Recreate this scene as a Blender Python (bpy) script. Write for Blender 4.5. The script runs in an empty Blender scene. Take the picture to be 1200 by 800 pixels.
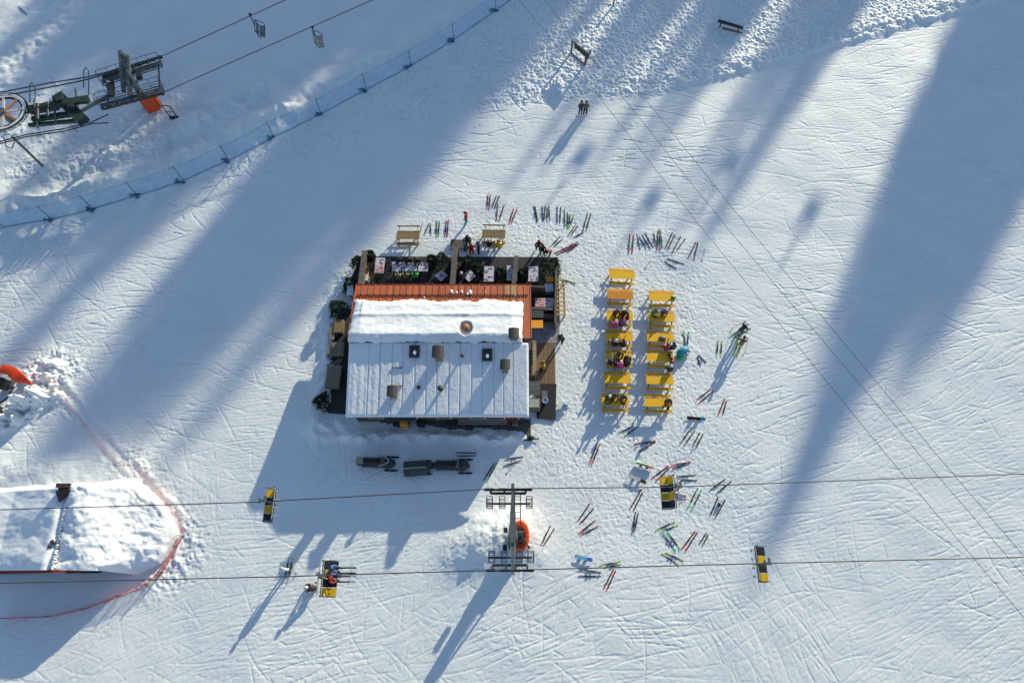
import bpy, bmesh, math, random
import numpy as np
from mathutils import Vector, Matrix, Quaternion
random.seed(7); rng = np.random.default_rng(11)
sc = bpy.context.scene
COL = sc.collection
R = math.radians
# ------------------------------------------------------------------ camera model
H = 52.0; TH = R(22.0); CT, ST = math.cos(TH), math.sin(TH); F = 800.0
def P(px, py, z=0.0):
    """point at height z seen at photograph position px,py"""
    a = (px-600)/F; v = (400-py)/F
    d = CT - v*ST
    t = (H-z)/d
    return Vector((a*t, (v*CT+ST)*t, z))
def img(x, y, z=0.0):
    """inverse of P for arrays"""
    k = y/(H-z)
    v = (k*CT-ST)/(CT+k*ST)
    a = x/(H-z)*(CT-v*ST)
    return 600+a*F, 400-v*F
AZ = math.atan2(.528, .849); EL = R(16.0)
SUN = Vector((math.sin(AZ)*math.cos(EL), math.cos(AZ)*math.cos(EL), math.sin(EL)))
# ------------------------------------------------------------------ materials
MATS = {}
def mat(name, col, rough=.6, metal=0.0, var=.12, vscale=3.0, bump=0.0, bscale=30.0):
    if name in MATS: return MATS[name]
    m = bpy.data.materials.new(name); m.use_nodes = True
    nt = m.node_tree; b = nt.nodes['Principled BSDF']
    b.inputs['Roughness'].default_value = rough; b.inputs['Metallic'].default_value = metal
    tc = nt.nodes.new('ShaderNodeTexCoord')
    n = nt.nodes.new('ShaderNodeTexNoise'); n.inputs['Scale'].default_value = vscale; n.inputs['Detail'].default_value = 4
    nt.links.new(tc.outputs['Object'], n.inputs['Vector'])
    rp = nt.nodes.new('ShaderNodeValToRGB')
    e = rp.color_ramp.elements
    e[0].position = .3; e[1].position = .7
    e[0].color = tuple(max(0, c*(1-var)) for c in col)+(1,)
    e[1].color = tuple(min(1, c*(1+var)) for c in col)+(1,)
    nt.links.new(n.outputs['Fac'], rp.inputs['Fac']); nt.links.new(rp.outputs['Color'], b.inputs['Base Color'])
    if bump:
        n2 = nt.nodes.new('ShaderNodeTexNoise'); n2.inputs['Scale'].default_value = bscale; n2.inputs['Detail'].default_value = 3
        nt.links.new(tc.outputs['Object'], n2.inputs['Vector'])
        bp = nt.nodes.new('ShaderNodeBump'); bp.inputs['Strength'].default_value = 1; bp.inputs['Distance'].default_value = bump
        nt.links.new(n2.outputs['Fac'], bp.inputs['Height']); nt.links.new(bp.outputs['Normal'], b.inputs['Normal'])
    MATS[name] = m; return m
def plank_mat(name, c1, c2, axis='X', width=.15, rough=.7):
    """boards: a random tone per board plus grain"""
    if name in MATS: return MATS[name]
    m = bpy.data.materials.new(name); m.use_nodes = True
    nt = m.node_tree; b = nt.nodes['Principled BSDF']; b.inputs['Roughness'].default_value = rough
    tc = nt.nodes.new('ShaderNodeTexCoord'); sp = nt.nodes.new('ShaderNodeSeparateXYZ')
    nt.links.new(tc.outputs['Object'], sp.inputs[0])
    dv = nt.nodes.new('ShaderNodeMath'); dv.operation = 'DIVIDE'; dv.inputs[1].default_value = width
    nt.links.new(sp.outputs[axis], dv.inputs[0])
    fl = nt.nodes.new('ShaderNodeMath'); fl.operation = 'FLOOR'; nt.links.new(dv.outputs[0], fl.inputs[0])
    wn = nt.nodes.new('ShaderNodeTexWhiteNoise'); wn.noise_dimensions = '1D'; nt.links.new(fl.outputs[0], wn.inputs['W'])
    ns = nt.nodes.new('ShaderNodeTexNoise'); ns.inputs['Scale'].default_value = 2.5; ns.inputs['Detail'].default_value = 6
    nt.links.new(tc.outputs['Object'], ns.inputs['Vector'])
    ad = nt.nodes.new('ShaderNodeMath'); ad.operation = 'MULTIPLY_ADD'; ad.inputs[1].default_value = .55; 
    nt.links.new(wn.outputs['Value'], ad.inputs[0]); 
    sb = nt.nodes.new('ShaderNodeMath'); sb.operation = 'MULTIPLY'; sb.inputs[1].default_value = .5; nt.links.new(ns.outputs['Fac'], sb.inputs[0])
    nt.links.new(sb.outputs[0], ad.inputs[2])
    fr = nt.nodes.new('ShaderNodeMath'); fr.operation = 'FRACT'; nt.links.new(dv.outputs[0], fr.inputs[0])
    gp = nt.nodes.new('ShaderNodeMath'); gp.operation = 'LESS_THAN'; gp.inputs[1].default_value = .07; nt.links.new(fr.outputs[0], gp.inputs[0])
    mx = nt.nodes.new('ShaderNodeMix'); mx.data_type = 'RGBA'
    mx.inputs['A'].default_value = c1+(1,); mx.inputs['B'].default_value = c2+(1,)
    nt.links.new(ad.outputs[0], mx.inputs['Factor'])
    m2 = nt.nodes.new('ShaderNodeMix'); m2.data_type = 'RGBA'; m2.inputs['B'].default_value = tuple(c*.3 for c in c1)+(1,)
    nt.links.new(mx.outputs['Result'], m2.inputs['A']); nt.links.new(gp.outputs[0], m2.inputs['Factor'])
    nt.links.new(m2.outputs['Result'], b.inputs['Base Color'])
    MATS[name] = m; return m
def snow_mat(name, tint, bump, scale):
    m = bpy.data.materials.new(name); m.use_nodes = True
    nt = m.node_tree; b = nt.nodes['Principled BSDF']; b.inputs['Roughness'].default_value = .55
    b.inputs['Specular IOR Level'].default_value = .25
    tc = nt.nodes.new('ShaderNodeTexCoord')
    n = nt.nodes.new('ShaderNodeTexNoise'); n.inputs['Scale'].default_value = .25; n.inputs['Detail'].default_value = 8; n.inputs['Roughness'].default_value = .65
    nt.links.new(tc.outputs['Object'], n.inputs['Vector'])
    rp = nt.nodes.new('ShaderNodeValToRGB'); e = rp.color_ramp.elements
    e[0].position = .35; e[1].position = .65
    e[0].color = tuple(c*.94 for c in tint)+(1,); e[1].color = tint+(1,)
    nt.links.new(n.outputs['Fac'], rp.inputs['Fac']); nt.links.new(rp.outputs['Color'], b.inputs['Base Color'])
    n2 = nt.nodes.new('ShaderNodeTexNoise'); n2.inputs['Scale'].default_value = scale; n2.inputs['Detail'].default_value = 5; n2.inputs['Roughness'].default_value = .6
    nt.links.new(tc.outputs['Object'], n2.inputs['Vector'])
    bp = nt.nodes.new('ShaderNodeBump'); bp.inputs['Strength'].default_value = 1; bp.inputs['Distance'].default_value = bump
    nt.links.new(n2.outputs['Fac'], bp.inputs['Height']); nt.links.new(bp.outputs['Normal'], b.inputs['Normal'])
    MATS[name] = m; return m
def net_mat(name, col, fac, scale):
    m = bpy.data.materials.new(name); m.use_nodes = True
    nt = m.node_tree; b = nt.nodes['Principled BSDF']; b.inputs['Base Color'].default_value = col+(1,); b.inputs['Roughness'].default_value = .8
    tr = nt.nodes.new('ShaderNodeBsdfTransparent'); mx = nt.nodes.new('ShaderNodeMixShader')
    tc = nt.nodes.new('ShaderNodeTexCoord'); n = nt.nodes.new('ShaderNodeTexNoise'); n.inputs['Scale'].default_value = scale; n.inputs['Detail'].default_value = 3
    nt.links.new(tc.outputs['Object'], n.inputs['Vector'])
    mr = nt.nodes.new('ShaderNodeMapRange'); mr.inputs['From Min'].default_value = .3; mr.inputs['From Max'].default_value = .7
    mr.inputs['To Min'].default_value = fac*.4; mr.inputs['To Max'].default_value = min(1, fac*1.6)
    nt.links.new(n.outputs['Fac'], mr.inputs['Value'])
    nt.links.new(mr.outputs['Result'], mx.inputs['Fac']); nt.links.new(tr.outputs[0], mx.inputs[1]); nt.links.new(b.outputs[0], mx.inputs[2])
    nt.links.new(mx.outputs[0], nt.nodes['Material Output'].inputs['Surface'])
    MATS[name] = m; return m
SNOW = snow_mat('snow', (.85, .87, .865), .02, 11.0)
ROOFSNOW = snow_mat('roof_snow', (.9, .91, .92), .02, 5.0)
STEEL = mat('grey_steel', (.15, .158, .15), .5, .3)
PAINTGREY = mat('grey_green_paint', (.13, .145, .135), .5, 0, .15)
DARK = mat('dark_metal', (.035, .035, .038), .5, .2)
BLACK = mat('black_rubber', (.015, .015, .017), .6)
GREEN = mat('machine_green', (.02, .05, .033), .5)
ORANGE = mat('orange_foam', (.75, .085, .015), .6)
REDPAINT = mat('dark_red_boards', (.22, .025, .02), .7)
WHITE = mat('white_paint', (.75, .75, .75), .5)
YELLOW = plank_mat('yellow_boards', (.95, .49, .001), (.98, .55, .004), 'Y', .19, .55)
YELLOWB = mat('yellow_bench', (.85, .42, .002), .55)
YORANGE = plank_mat('orange_boards', (.66, .22, .01), (.78, .30, .015), 'Y', .19, .55)
WOOD = plank_mat('weathered_boards', (.2, .135, .06), (.33, .235, .11), 'Y', .15, .75)
WOODX = plank_mat('weathered_boards_across', (.13, .095, .065), (.25, .19, .13), 'X', .16, .8)
GREYWOOD = plank_mat('grey_boards', (.1, .085, .07), (.2, .165, .135), 'X', .2, .8)
DECK = plank_mat('dark_deck_boards', (.022, .022, .022), (.06, .058, .055), 'X', .14, .7)
BROWNDECK = plank_mat('brown_deck_boards', (.16, .095, .055), (.32, .2, .12), 'X', .14, .8)
PALEWOOD = plank_mat('pale_timber', (.42, .33, .2), (.55, .46, .3), 'Y', .3, .7)
RACKWOOD = mat('yellow_timber', (.5, .33, .08), .7)
ROOFRED = plank_mat('orange_roof_boards', (.28, .06, .022), (.56, .14, .045), 'X', .26, .6)
CHAIRYEL = mat('seat_yellow', (.68, .42, .01), .5)
CHAIRBLK = mat('seat_black', (.02, .02, .022), .5)
LINEN = mat('table_linen', (.62, .6, .66), .8, 0, .08)
CLOTHRED = mat('napkin_red', (.45, .05, .07), .8)
CLOTHPINK = mat('linen_pink', (.6, .38, .4), .8)
GLASS = mat('dark_glass', (.05, .06, .08), .12)
PINE = mat('conifer_green', (.018, .04, .016), .8, 0, .4)
BARK = mat('bark', (.06, .04, .03), .9)
SKIN = mat('skin', (.5, .3, .22), .6)
CABLE = mat('cable_steel', (.05, .04, .04), .5)
WIRE = mat('power_wire', (.06, .06, .07), .5)
ROPE = mat('rope_blue', (.03, .09, .2), .7)
NETB = net_mat('blue_net', (.2, .5, .75), .26, 2.2)
NETR = net_mat('red_net', (.72, .12, .09), .5, 3.0)
TARP = mat('orange_tarp', (.8, .33, .02), .6)
BARKMULCH = mat('trodden_ground', (.12, .1, .09), .9, 0, .4, 3.0, .03, 12)
PAL = dict(black=(.014, .014, .016), grey=(.16, .16, .17), white=(.72, .72, .72), red=(.42, .02, .02), pink=(.75, .05, .22), purple=(.16, .08, .25),
  green=(.03, .35, .1), lime=(.36, .5, .06), yellow=(.8, .5, .01), teal=(.02, .3, .36), blue=(.03, .13, .5), navy=(.015, .025, .07), brown=(.16, .09, .05),
  khaki=(.2, .19, .12), orange=(.75, .16, .02), salmon=(.55, .13, .09), skyblue=(.15, .4, .62), darkred=(.22, .015, .02), mint=(.1, .5, .2), silver=(.45, .46, .48))
def cm(n): return mat('dyed_'+n, PAL[n], .55, 0, .1)
# ------------------------------------------------------------------ mesh helpers
class MB:
    def __init__(s): s.v = []; s.f = []; s.m = []; s.sm = []
    def add(s, vs, fs, mi=0, smooth=False):
        o = len(s.v); s.v += [tuple(v) for v in vs]
        for f in fs: s.f.append(tuple(i+o for i in f)); s.m.append(mi); s.sm.append(smooth)
        return s
    def box(s, c, d, mi=0, M=None):
        c = Vector(c); hx, hy, hz = d[0]/2, d[1]/2, d[2]/2
        vs = []
        for x, y, z in ((-1,-1,-1),(1,-1,-1),(1,1,-1),(-1,1,-1),(-1,-1,1),(1,-1,1),(1,1,1),(-1,1,1)):
            w = Vector((x*hx, y*hy, z*hz))
            if M is not None: w = M @ w
            vs.append(c+w)
        return s.add(vs, [(3,2,1,0),(4,5,6,7),(0,1,5,4),(1,2,6,5),(2,3,7,6),(3,0,4,7)], mi)
    def bar(s, p, q, w, h, mi=0):
        """rectangular bar from p to q, w wide (horizontal) and h high"""
        p, q = Vector(p), Vector(q); d = q-p; L = d.length
        x = d.normalized(); up = Vector((0,0,1))
        if abs(x.z) > .98: up = Vector((0,1,0))
        y = up.cross(x).normalized(); z = x.cross(y)
        M = Matrix((x, y, z)).transposed()
        return s.box((p+q)/2, (L, w, h), mi, M)
    def tube(s, p, q, r, n=8, r2=None, mi=0, cap=True):
        p, q = Vector(p), Vector(q); d = (q-p).normalized()
        a = d.orthogonal().normalized(); b = d.cross(a); r2 = r if r2 is None else r2
        vs = [p+(a*math.cos(t)+b*math.sin(t))*r for t in [2*math.pi*i/n for i in range(n)]]
        vs += [q+(a*math.cos(t)+b*math.sin(t))*r2 for t in [2*math.pi*i/n for i in range(n)]]
        fs = [(i, (i+1)%n, n+(i+1)%n, n+i) for i in range(n)]
        s.add(vs, fs, mi, n > 5)
        if cap: s.add(vs, [tuple(range(n))[::-1], tuple(range(n, 2*n))], mi)
        return s
    def path(s, pts, r, n=6, mi=0):
        for a, b in zip(pts[:-1], pts[1:]): s.tube(a, b, r, n, None, mi)
        return s
    def ball(s, c, r, mi=0, nu=10, nv=7, sc=(1,1,1), v0=0.0, v1=1.0):
        c = Vector(c); vs = []
        for j in range(nv+1):
            t = math.pi*(v0+(v1-v0)*j/nv)
            for i in range(nu):
                u = 2*math.pi*i/nu
                vs.append(c+Vector((r*sc[0]*math.sin(t)*math.cos(u), r*sc[1]*math.sin(t)*math.sin(u), r*sc[2]*math.cos(t))))
        fs = [(j*nu+i, (j+1)*nu+i, (j+1)*nu+(i+1)%nu, j*nu+(i+1)%nu) for j in range(nv) for i in range(nu)]
        return s.add(vs, fs, mi, True)
    def prism(s, pts, z0, z1, mi=0):
        n = len(pts)
        vs = [(x, y, z0) for x, y in pts]+[(x, y, z1) for x, y in pts]
        fs = [(i, (i+1)%n, n+(i+1)%n, n+i) for i in range(n)]+[tuple(range(n))[::-1], tuple(range(n, 2*n))]
        return s.add(vs, fs, mi)
    def mesh(s, name, mats):
        me = bpy.data.meshes.new(name); me.from_pydata(s.v, [], s.f)
        for m in (mats if isinstance(mats, (list, tuple)) else [mats]): me.materials.append(m)
        me.polygons.foreach_set('material_index', s.m); me.polygons.foreach_set('use_smooth', s.sm)
        me.update(); return me
    def build(s, name, mats, parent=None, **k): return inst(name, s.mesh(name, mats), parent, **k)
def inst(name, me, parent=None, loc=(0,0,0), rz=0.0, mats=None, scale=None, rot=None):
    o = bpy.data.objects.new(name, me); COL.objects.link(o)
    o.location = loc; o.rotation_euler = rot if rot is not None else (0, 0, rz)
    if scale is not None: o.scale = scale
    if parent is not None: o.parent = parent
    if mats is not None:
        for i, m in enumerate(mats):
            if i < len(o.material_slots):
                o.material_slots[i].link = 'OBJECT'; o.material_slots[i].material = m
    return o
def tag(o, label, cat, group=None, kind=None):
    if label: o['label'] = label
    if cat: o['category'] = cat
    if group: o['group'] = group
    if kind: o['kind'] = kind
    return o
def thing(name, label, cat, loc=(0,0,0), rz=0.0, group=None):
    o = bpy.data.objects.new(name, None); COL.objects.link(o); o.empty_display_size = .3
    o.location = loc; o.rotation_euler = (0, 0, rz)
    return tag(o, label, cat, group)
CACHE = {}
def cached(key, fn):
    if key not in CACHE: CACHE[key] = fn()
    return CACHE[key]
# ------------------------------------------------------------------ ground: one sheet of snow with real relief
CELL = .06
x0, x1, y0, y1 = -56.0, 56.0, -5.5, 62.0
nx, ny = int((x1-x0)/CELL), int((y1-y0)/CELL)
gx = np.linspace(x0, x1, nx); gy = np.linspace(y0, y1, ny)
X, Y = np.meshgrid(gx, gy)
PX, PY = img(X, Y)
def noise(scale, seed, aniso=1.0):
    """smooth noise with feature size 'scale' metres, unit variance"""
    r = np.random.default_rng(seed).standard_normal((ny, nx)).astype(np.float32)
    fy = np.fft.fftfreq(ny, CELL)[:, None]; fx = np.fft.rfftfreq(nx, CELL)[None, :]
    g = np.exp(-((fx*scale*aniso)**2+(fy*scale)**2)*2.2)
    o = np.fft.irfft2(np.fft.rfft2(r)*g, s=(ny, nx)); return (o/o.std()).astype(np.float32)
def sstep(a, b, x):
    t = np.clip((x-a)/(b-a), 0, 1); return t*t*(3-2*t)
def polydist(pts):
    """distance (m) to a polyline given in photograph positions, and signed side"""
    w = [P(*p) for p in pts]; D = np.full(X.shape, 1e9, np.float32); S = np.zeros(X.shape, np.float32)
    for a, b in zip(w[:-1], w[1:]):
        dx, dy = b.x-a.x, b.y-a.y; L2 = dx*dx+dy*dy
        t = np.clip(((X-a.x)*dx+(Y-a.y)*dy)/L2, 0, 1)
        ex, ey = X-a.x-t*dx, Y-a.y-t*dy; d = np.hypot(ex, ey); s = np.sign(dx*ey-dy*ex)
        k = d < D; D = np.where(k, d, D); S = np.where(k, s, S)
    return D, S
n_lo = noise(9, 1); n_md = noise(2.2, 2); n_sm = noise(.7, 3); n_fi = noise(.22, 4); n_xf = noise(.13, 5)
# zones
edge_line = [(-60,335),(120,262),(300,215),(400,172),(460,150),(560,130),(700,116),(790,101),(850,86),(1000,45),(1100,18),(1170,-4),(1300,-40)]
fence_line = [(-80,292),(0,268),(62,258),(110,246),(162,230),(216,213),(269,189),(322,163),(377,135),(430,107),(482,79),(532,48),(581,13),(610,-10),(700,-70)]
ex_, ey_ = zip(*edge_line); fx_, fy_ = zip(*fence_line)
above_edge = np.interp(PX, ex_, ey_)-PY          # >0 above piste edge (px)
above_fence = np.interp(PX, fx_, fy_)-PY
rough = sstep(-4, 10, above_edge)*(1-sstep(-6, 4, above_fence))
rough *= .25+.75*sstep(330, 520, PX)
upper = sstep(0, 10, above_fence)
Z = n_lo*.05+n_md*.012
# off-piste crud between piste and net
ridg = np.abs(noise(.34, 21, 1.0)); ridg2 = np.abs(noise(.8, 22))
Z += rough*(ridg*.04+ridg2*.022+n_fi*.017+n_xf*.006-.03+.25*sstep(0, 25, above_edge)*sstep(560, 760, PX))
# berm along the piste edge (right half) and along the net
D, S = polydist(edge_line); 
Z += (.34*np.exp(-((D-.5)/1.0)**2)*np.where(S > 0, 1, np.exp(-(D/.5)**2)))*sstep(640, 860, PX)*(1+.16*n_sm+.06*n_fi)
D, S = polydist(fence_line); sd = D*S
berm = np.exp(-((sd-1.9)/1.3)**2)*sstep(-200, 40, PX)*(1-sstep(430, 620, PX))
Z += berm*(.75+.18*n_md+.07*n_sm)
rip = np.sin((X*.75+Y*.3)*5.2+n_md*1.1)*.5
Z += np.exp(-((sd-2.2)/1.6)**2)*rip*.055*sstep(0, 120, PX)*(1-sstep(440, 600, PX))
Z += np.exp(-((sd-5.5)/2.0)**2)*(.35+.16*n_md+.05*n_sm+.03*n_fi)*sstep(-50, 120, PX)*(1-sstep(230, 420, PX))
Z += upper*(n_md*.04+n_sm*.008+n_fi*.002)
chunk = np.maximum(noise(.4, 31), 0)
Z += upper*chunk*.06*np.exp(-(((PX-110)/120)**2+((PY-135)/75)**2))
D, S = polydist([(-20,120),(15,85),(60,30),(80,-20)])
Z += np.exp(-(D/2.6)**2)*(.25*np.sin((X*.85-Y*.55)*3.4)*.25+.05*n_sm)
# shovelled banks and mounds
def mound(px, py, rx, ry, h, rot=0.0, chk=.25):
    c = P(px, py); dx, dy = X-c.x, Y-c.y; ca, sa = math.cos(rot), math.sin(rot)
    u, v = (dx*ca+dy*sa)/rx, (-dx*sa+dy*ca)/ry
    g = np.exp(-(u*u+v*v)); return g*h*(1+chk*n_sm+(chk*.18 if chk < .35 else chk*.55)*n_fi)
Z += mound(566, 638, 2.6, 1.5, .75, R(25), .07)+mound(590, 614, 2.2, 1.0, .5, R(15), .07)+mound(622, 640, 1.4, 1.5, .3, 0, .08)
Z += mound(384, 420, .8, 6, .35)+mound(400, 340, 1.2, 2.2, .35)+mound(390, 500, 2.2, .8, .3)
for q in range(9): Z += mound(415+q*22, 512+random.uniform(-1,1), 1.4, .45, .28+.1*random.random(), 0, .3)
Z += mound(50, 455, 1.6, 1.0, .6, R(-30), .4)+mound(30, 478, 2.2, .8, .7, R(40), .5)+mound(10, 490, 1.5, .6, .6, R(30), .5)
Z += mound(62, 432, 1.6, 1.2, .3, 0, .5)
Z += mound(40, 560, 7, 1.6, .5, R(2), .06)
# furrow along the red net
fur = [(58,432),(80,462),(110,500),(140,532),(165,555),(185,580),(205,605),(216,632),(212,650)]
D, S = polydist(fur); sd = D*S
Z += (.07*np.exp(-((sd-.45)/.26)**2)-.06*np.exp(-((sd)/.2)**2)+.07*np.exp(-((sd+.42)/.2)**2)-.05*np.exp(-((sd+.8)/.18)**2)+.03*np.exp(-((sd+1.1)/.2)**2))*(.7+.3*n_sm)
D, S = polydist([(150,540),(175,575),(200,600),(222,640),(205,668),(185,680)])
Z += np.exp(-(D/1.2)**2)*(n_fi*.025+np.maximum(n_sm,0)*.05)
# trampled snow round the house, the tables and the skis
def blob(px, py, rx, ry): return np.exp(-(((PX-px)/rx)**4+((PY-py)/ry)**4))
tram = np.maximum.reduce([blob(745, 400, 95, 120), blob(690, 380, 45, 150), blob(600, 285, 110, 45), blob(770, 560, 120, 110)*.8, blob(680, 480, 80, 90), blob(400, 340, 35, 60)])
foot = np.maximum(noise(.2, 41)-.5, 0)
Z += tram*(n_fi*.005+n_xf*.009-foot*.014)
Z += n_fi*.0025*(1-tram)
# groomer corduroy
cord = np.sin((Y*1.0-X*.12+n_lo*.25)*2*math.pi/.29)*.004
pist = (1-sstep(-2, 8, above_edge))
Z += pist*cord*(1-tram)*sstep(-.3, .9, noise(6, 51))
# ski tracks: thousands of shallow carved grooves with a lip
def flow(px, py):
    """usual direction of the tracks (degrees, photograph sense) at a place"""
    wob = 9*math.sin(px*.011+1.3)+8*math.sin(py*.017+px*.006)
    if random.random() < .1: return random.uniform(0, 180)
    if 830 < px < 975 and py > 650: return random.choice([-68, -72, -64, 28])
    if px > 820 and py > 400:
        return 27-.085*(px-820)*.6+.02*(py-400)+wob+(0 if random.random() < .85 else random.choice([40, -35]))
    if px > 820: return 2+wob*.8+(0 if random.random() < .8 else random.choice([25, -30]))
    if py > 610: return 18+wob*1.4+(0 if random.random() < .82 else random.choice([-60, 50, -45]))
    if px < 420 and py < 560: return -4+wob*.5+(0 if random.random() < .6 else random.choice([-52, -45, 35]))
    if py < 300: return -5+wob*.6
    return random.uniform(0, 180)
G = np.zeros((ny, nx), np.float32); LIP = np.zeros((ny, nx), np.float32)
sx_, sy_, sw_, sdp = [], [], [], []
def track(px, py, ang, L, curv, w, d):
    c = P(px, py); n = max(4, int(L/.045)); s = np.linspace(-L/2, L/2, n)
    a = math.radians(ang)+curv*s
    dx = np.cumsum(np.cos(a))*.045; dy = np.cumsum(np.sin(a))*.045
    xs = c.x+dx-dx.mean(); ys = c.y+dy-dy.mean()
    taper = np.clip(1.15-np.abs(np.linspace(-1, 1, n))**3, .1, 1)
    side = 1 if random.random() < .5 else -1
    for off, pd, pl in ((-.075,0,.45 if side < 0 else .1),(-.03,.7,.0),(0,1,0),(.03,.7,0),(.075,0,.45 if side > 0 else .1),(.12*side,0,.3)):
        o = off*w
        ix = np.rint((xs-np.sin(a)*o-x0)/CELL).astype(int); iy = np.rint((ys+np.cos(a)*o-y0)/CELL).astype(int)
        k = (ix >= 0)&(ix < nx)&(iy >= 0)&(iy < ny)
        if pd: np.maximum.at(G, (iy[k], ix[k]), (d*pd*taper)[k].astype(np.float32))
        if pl: np.maximum.at(LIP, (iy[k], ix[k]), (d*pl*taper)[k].astype(np.float32))
cnt = 0
while cnt < 11500:
    px, py = random.uniform(-40, 1240), random.uniform(-20, 830)
    ae = np.interp(px, ex_, ey_)-py
    if ae > 0:
        if random.random() > .9 or np.interp(px, fx_, fy_)-py > -3: continue
        track(px, py, random.uniform(0, 180), random.uniform(.5, 2.6), random.uniform(-.3, .3), random.uniform(.8, 1.9), random.uniform(.03, .07)); cnt += 1; continue
    if 400 < px < 660 and 295 < py < 505: continue
    if px < 200 and 560 < py < 700: continue
    near = abs(px-760) < 130 and 260 < py < 640
    L = random.choice([.4, .6, .9, 1.4, 2.2, 3.5, 6]) if not near else random.choice([.4, .6, 1, 1.6, 3])
    base = flow(px, py)
    track(px, py, base+random.gauss(0, 9), L*random.uniform(.7, 1.3), random.gauss(0, .09), random.uniform(.45, .9), random.choice([.008, .012, .018, .03, .04])); cnt += 1
for i in range(14):   # long sweeping turns
    px, py = random.uniform(500, 1200), random.uniform(480, 800)
    a = flow(px, py)
    track(px, py, a, random.uniform(8, 18), random.choice([-1,1])*random.uniform(.02, .06), 1.0, .022)
blur = lambda A: (A*2+np.roll(A,1,0)+np.roll(A,-1,0)+np.roll(A,1,1)+np.roll(A,-1,1))/6
LIP = blur(LIP); G = .5*G+.5*blur(G)
calm = 1-.6*sstep(.2, 1, tram)
Z += (LIP*.25-G*.95)*calm*(.7+.5*sstep(-1, 1, n_lo))
# level ground under the house and taper at the rim of the sheet
hs = blob(520, 400, 140, 105)
Z = Z*(1-hs)-.03*hs
rim = np.minimum.reduce([sstep(x0, x0+2, X), 1-sstep(x1-2, x1, X), sstep(y0, y0+1, Y), 1-sstep(y1-2, y1, Y)])
Z *= rim
def gz(x, y):
    fx = min(max((x-x0)/(x1-x0)*(nx-1), 0), nx-1.001); fy = min(max((y-y0)/(y1-y0)*(ny-1), 0), ny-1.001)
    i, j = int(fx), int(fy); u, v = fx-i, fy-j
    return float((Z[j,i]*(1-u)+Z[j,i+1]*u)*(1-v)+(Z[j+1,i]*(1-u)+Z[j+1,i+1]*u)*v)
def G0(px, py):
    p = P(px, py); p.z = gz(p.x, p.y); return p
def hill(x, y): return .25*np.clip(x*math.sin(AZ)+y*math.cos(AZ)-88, 0, 420)
ox = np.array([-3000, -1500, -900]+list(range(-600, -59, 20)), float); X1 = np.concatenate([ox, gx, -ox[::-1]])
oy0 = np.array([-3000, -1200, -400, -120, -40.]); oy1 = np.array(list(range(66, 700, 14))+[900, 1500, 4000], float); Y1 = np.concatenate([oy0, gy, oy1])
XX, YY = np.meshgrid(X1, Y1); ZZ = hill(XX, YY); ZZ[len(oy0):len(oy0)+ny, len(ox):len(ox)+nx] = Z
NX, NY = len(X1), len(Y1)
co = np.stack([XX, YY, ZZ], -1).reshape(-1, 3).astype(np.float32)
idx = np.arange(NX*NY).reshape(NY, NX)
q = np.stack([idx[:-1,:-1], idx[:-1,1:], idx[1:,1:], idx[1:,:-1]], -1).reshape(-1).astype(np.int32)
me = bpy.data.meshes.new('ground'); nf = (NX-1)*(NY-1)
me.vertices.add(len(co)); me.vertices.foreach_set('co', co.ravel())
me.loops.add(len(q)); me.loops.foreach_set('vertex_index', q)
me.polygons.add(nf); me.polygons.foreach_set('loop_start', np.arange(0, nf*4, 4, dtype=np.int32)); 
me.polygons.foreach_set('use_smooth', np.ones(nf, bool))
me.update(calc_edges=True); me.materials.append(SNOW)
tag(inst('ground', me), None, None, kind='structure')
# ------------------------------------------------------------------ the mountain restaurant
def grid_slab(name, fn, nu, nv, parent, m, skirt=.3):
    """fn(u,v) -> point; a snow sheet with a skirt going down all round"""
    vs = [fn(i/nu, j/nv) for j in range(nv+1) for i in range(nu+1)]
    mb = MB(); I = lambda i, j: j*(nu+1)+i
    mb.add(vs, [(I(i,j), I(i+1,j), I(i+1,j+1), I(i,j+1)) for j in range(nv) for i in range(nu)], 0, True)
    rim = [I(i,0) for i in range(nu)]+[I(nu,j) for j in range(nv)]+[I(i,nv) for i in range(nu,0,-1)]+[I(0,j) for j in range(nv,0,-1)]
    rv = [Vector(vs[k]) for k in rim]; n = len(rv)
    mb.add(rv+[v-Vector((0,0,skirt)) for v in rv], [((i+1)%n, i, n+i, n+(i+1)%n) for i in range(n)], 0, False)
    return mb.build(name, m, parent)
def fbm(x, y, s=0.0):
    from mathutils import noise as mn
    return mn.fractal(Vector((x, y, s)), 1.0, 2.0, 4)
BC = P(511, 396, 3.8)       # middle of the ridge
BX0, BX1 = P(407, 440, 3.5).x, P(619, 440, 3.5).x
YR = BC.y; YN = P(511, 334, 2.65).y; YS = P(511, 488, 2.6).y
ZR, ZN, ZS = 3.78, 2.62, 2.65
STEP = .12
rest = thing('mountain_restaurant', 'snow covered ski hut restaurant with orange roof edge and many chimneys', 'building', (0, 0, 0))
wx0, wx1, wy0, wy1 = BX0+.35, BX1-.35, YS+.45, YN-.9
WALLM = plank_mat('dark_timber_wall', (.05, .035, .025), (.12, .08, .05), 'Z', .18, .8)
mb = MB()
for a, b in (((wx0,wy0),(wx1,wy0)),((wx1,wy0),(wx1,wy1)),((wx1,wy1),(wx0,wy1)),((wx0,wy1),(wx0,wy0))):
    mb.bar((a[0],a[1],1.2), (b[0],b[1],1.15), .24, 2.4)
for x in (wx0, wx1):   # gables
    t = .11
    mb.add([(x-t,wy0,2.34),(x-t,wy1,2.34),(x-t,YR,3.45),(x+t,wy0,2.34),(x+t,wy1,2.34),(x+t,YR,3.45)], [(0,1,2),(5,4,3),(0,2,5,3),(1,4,5,2)])
wall = mb.build('wall', WALLM, rest)
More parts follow.
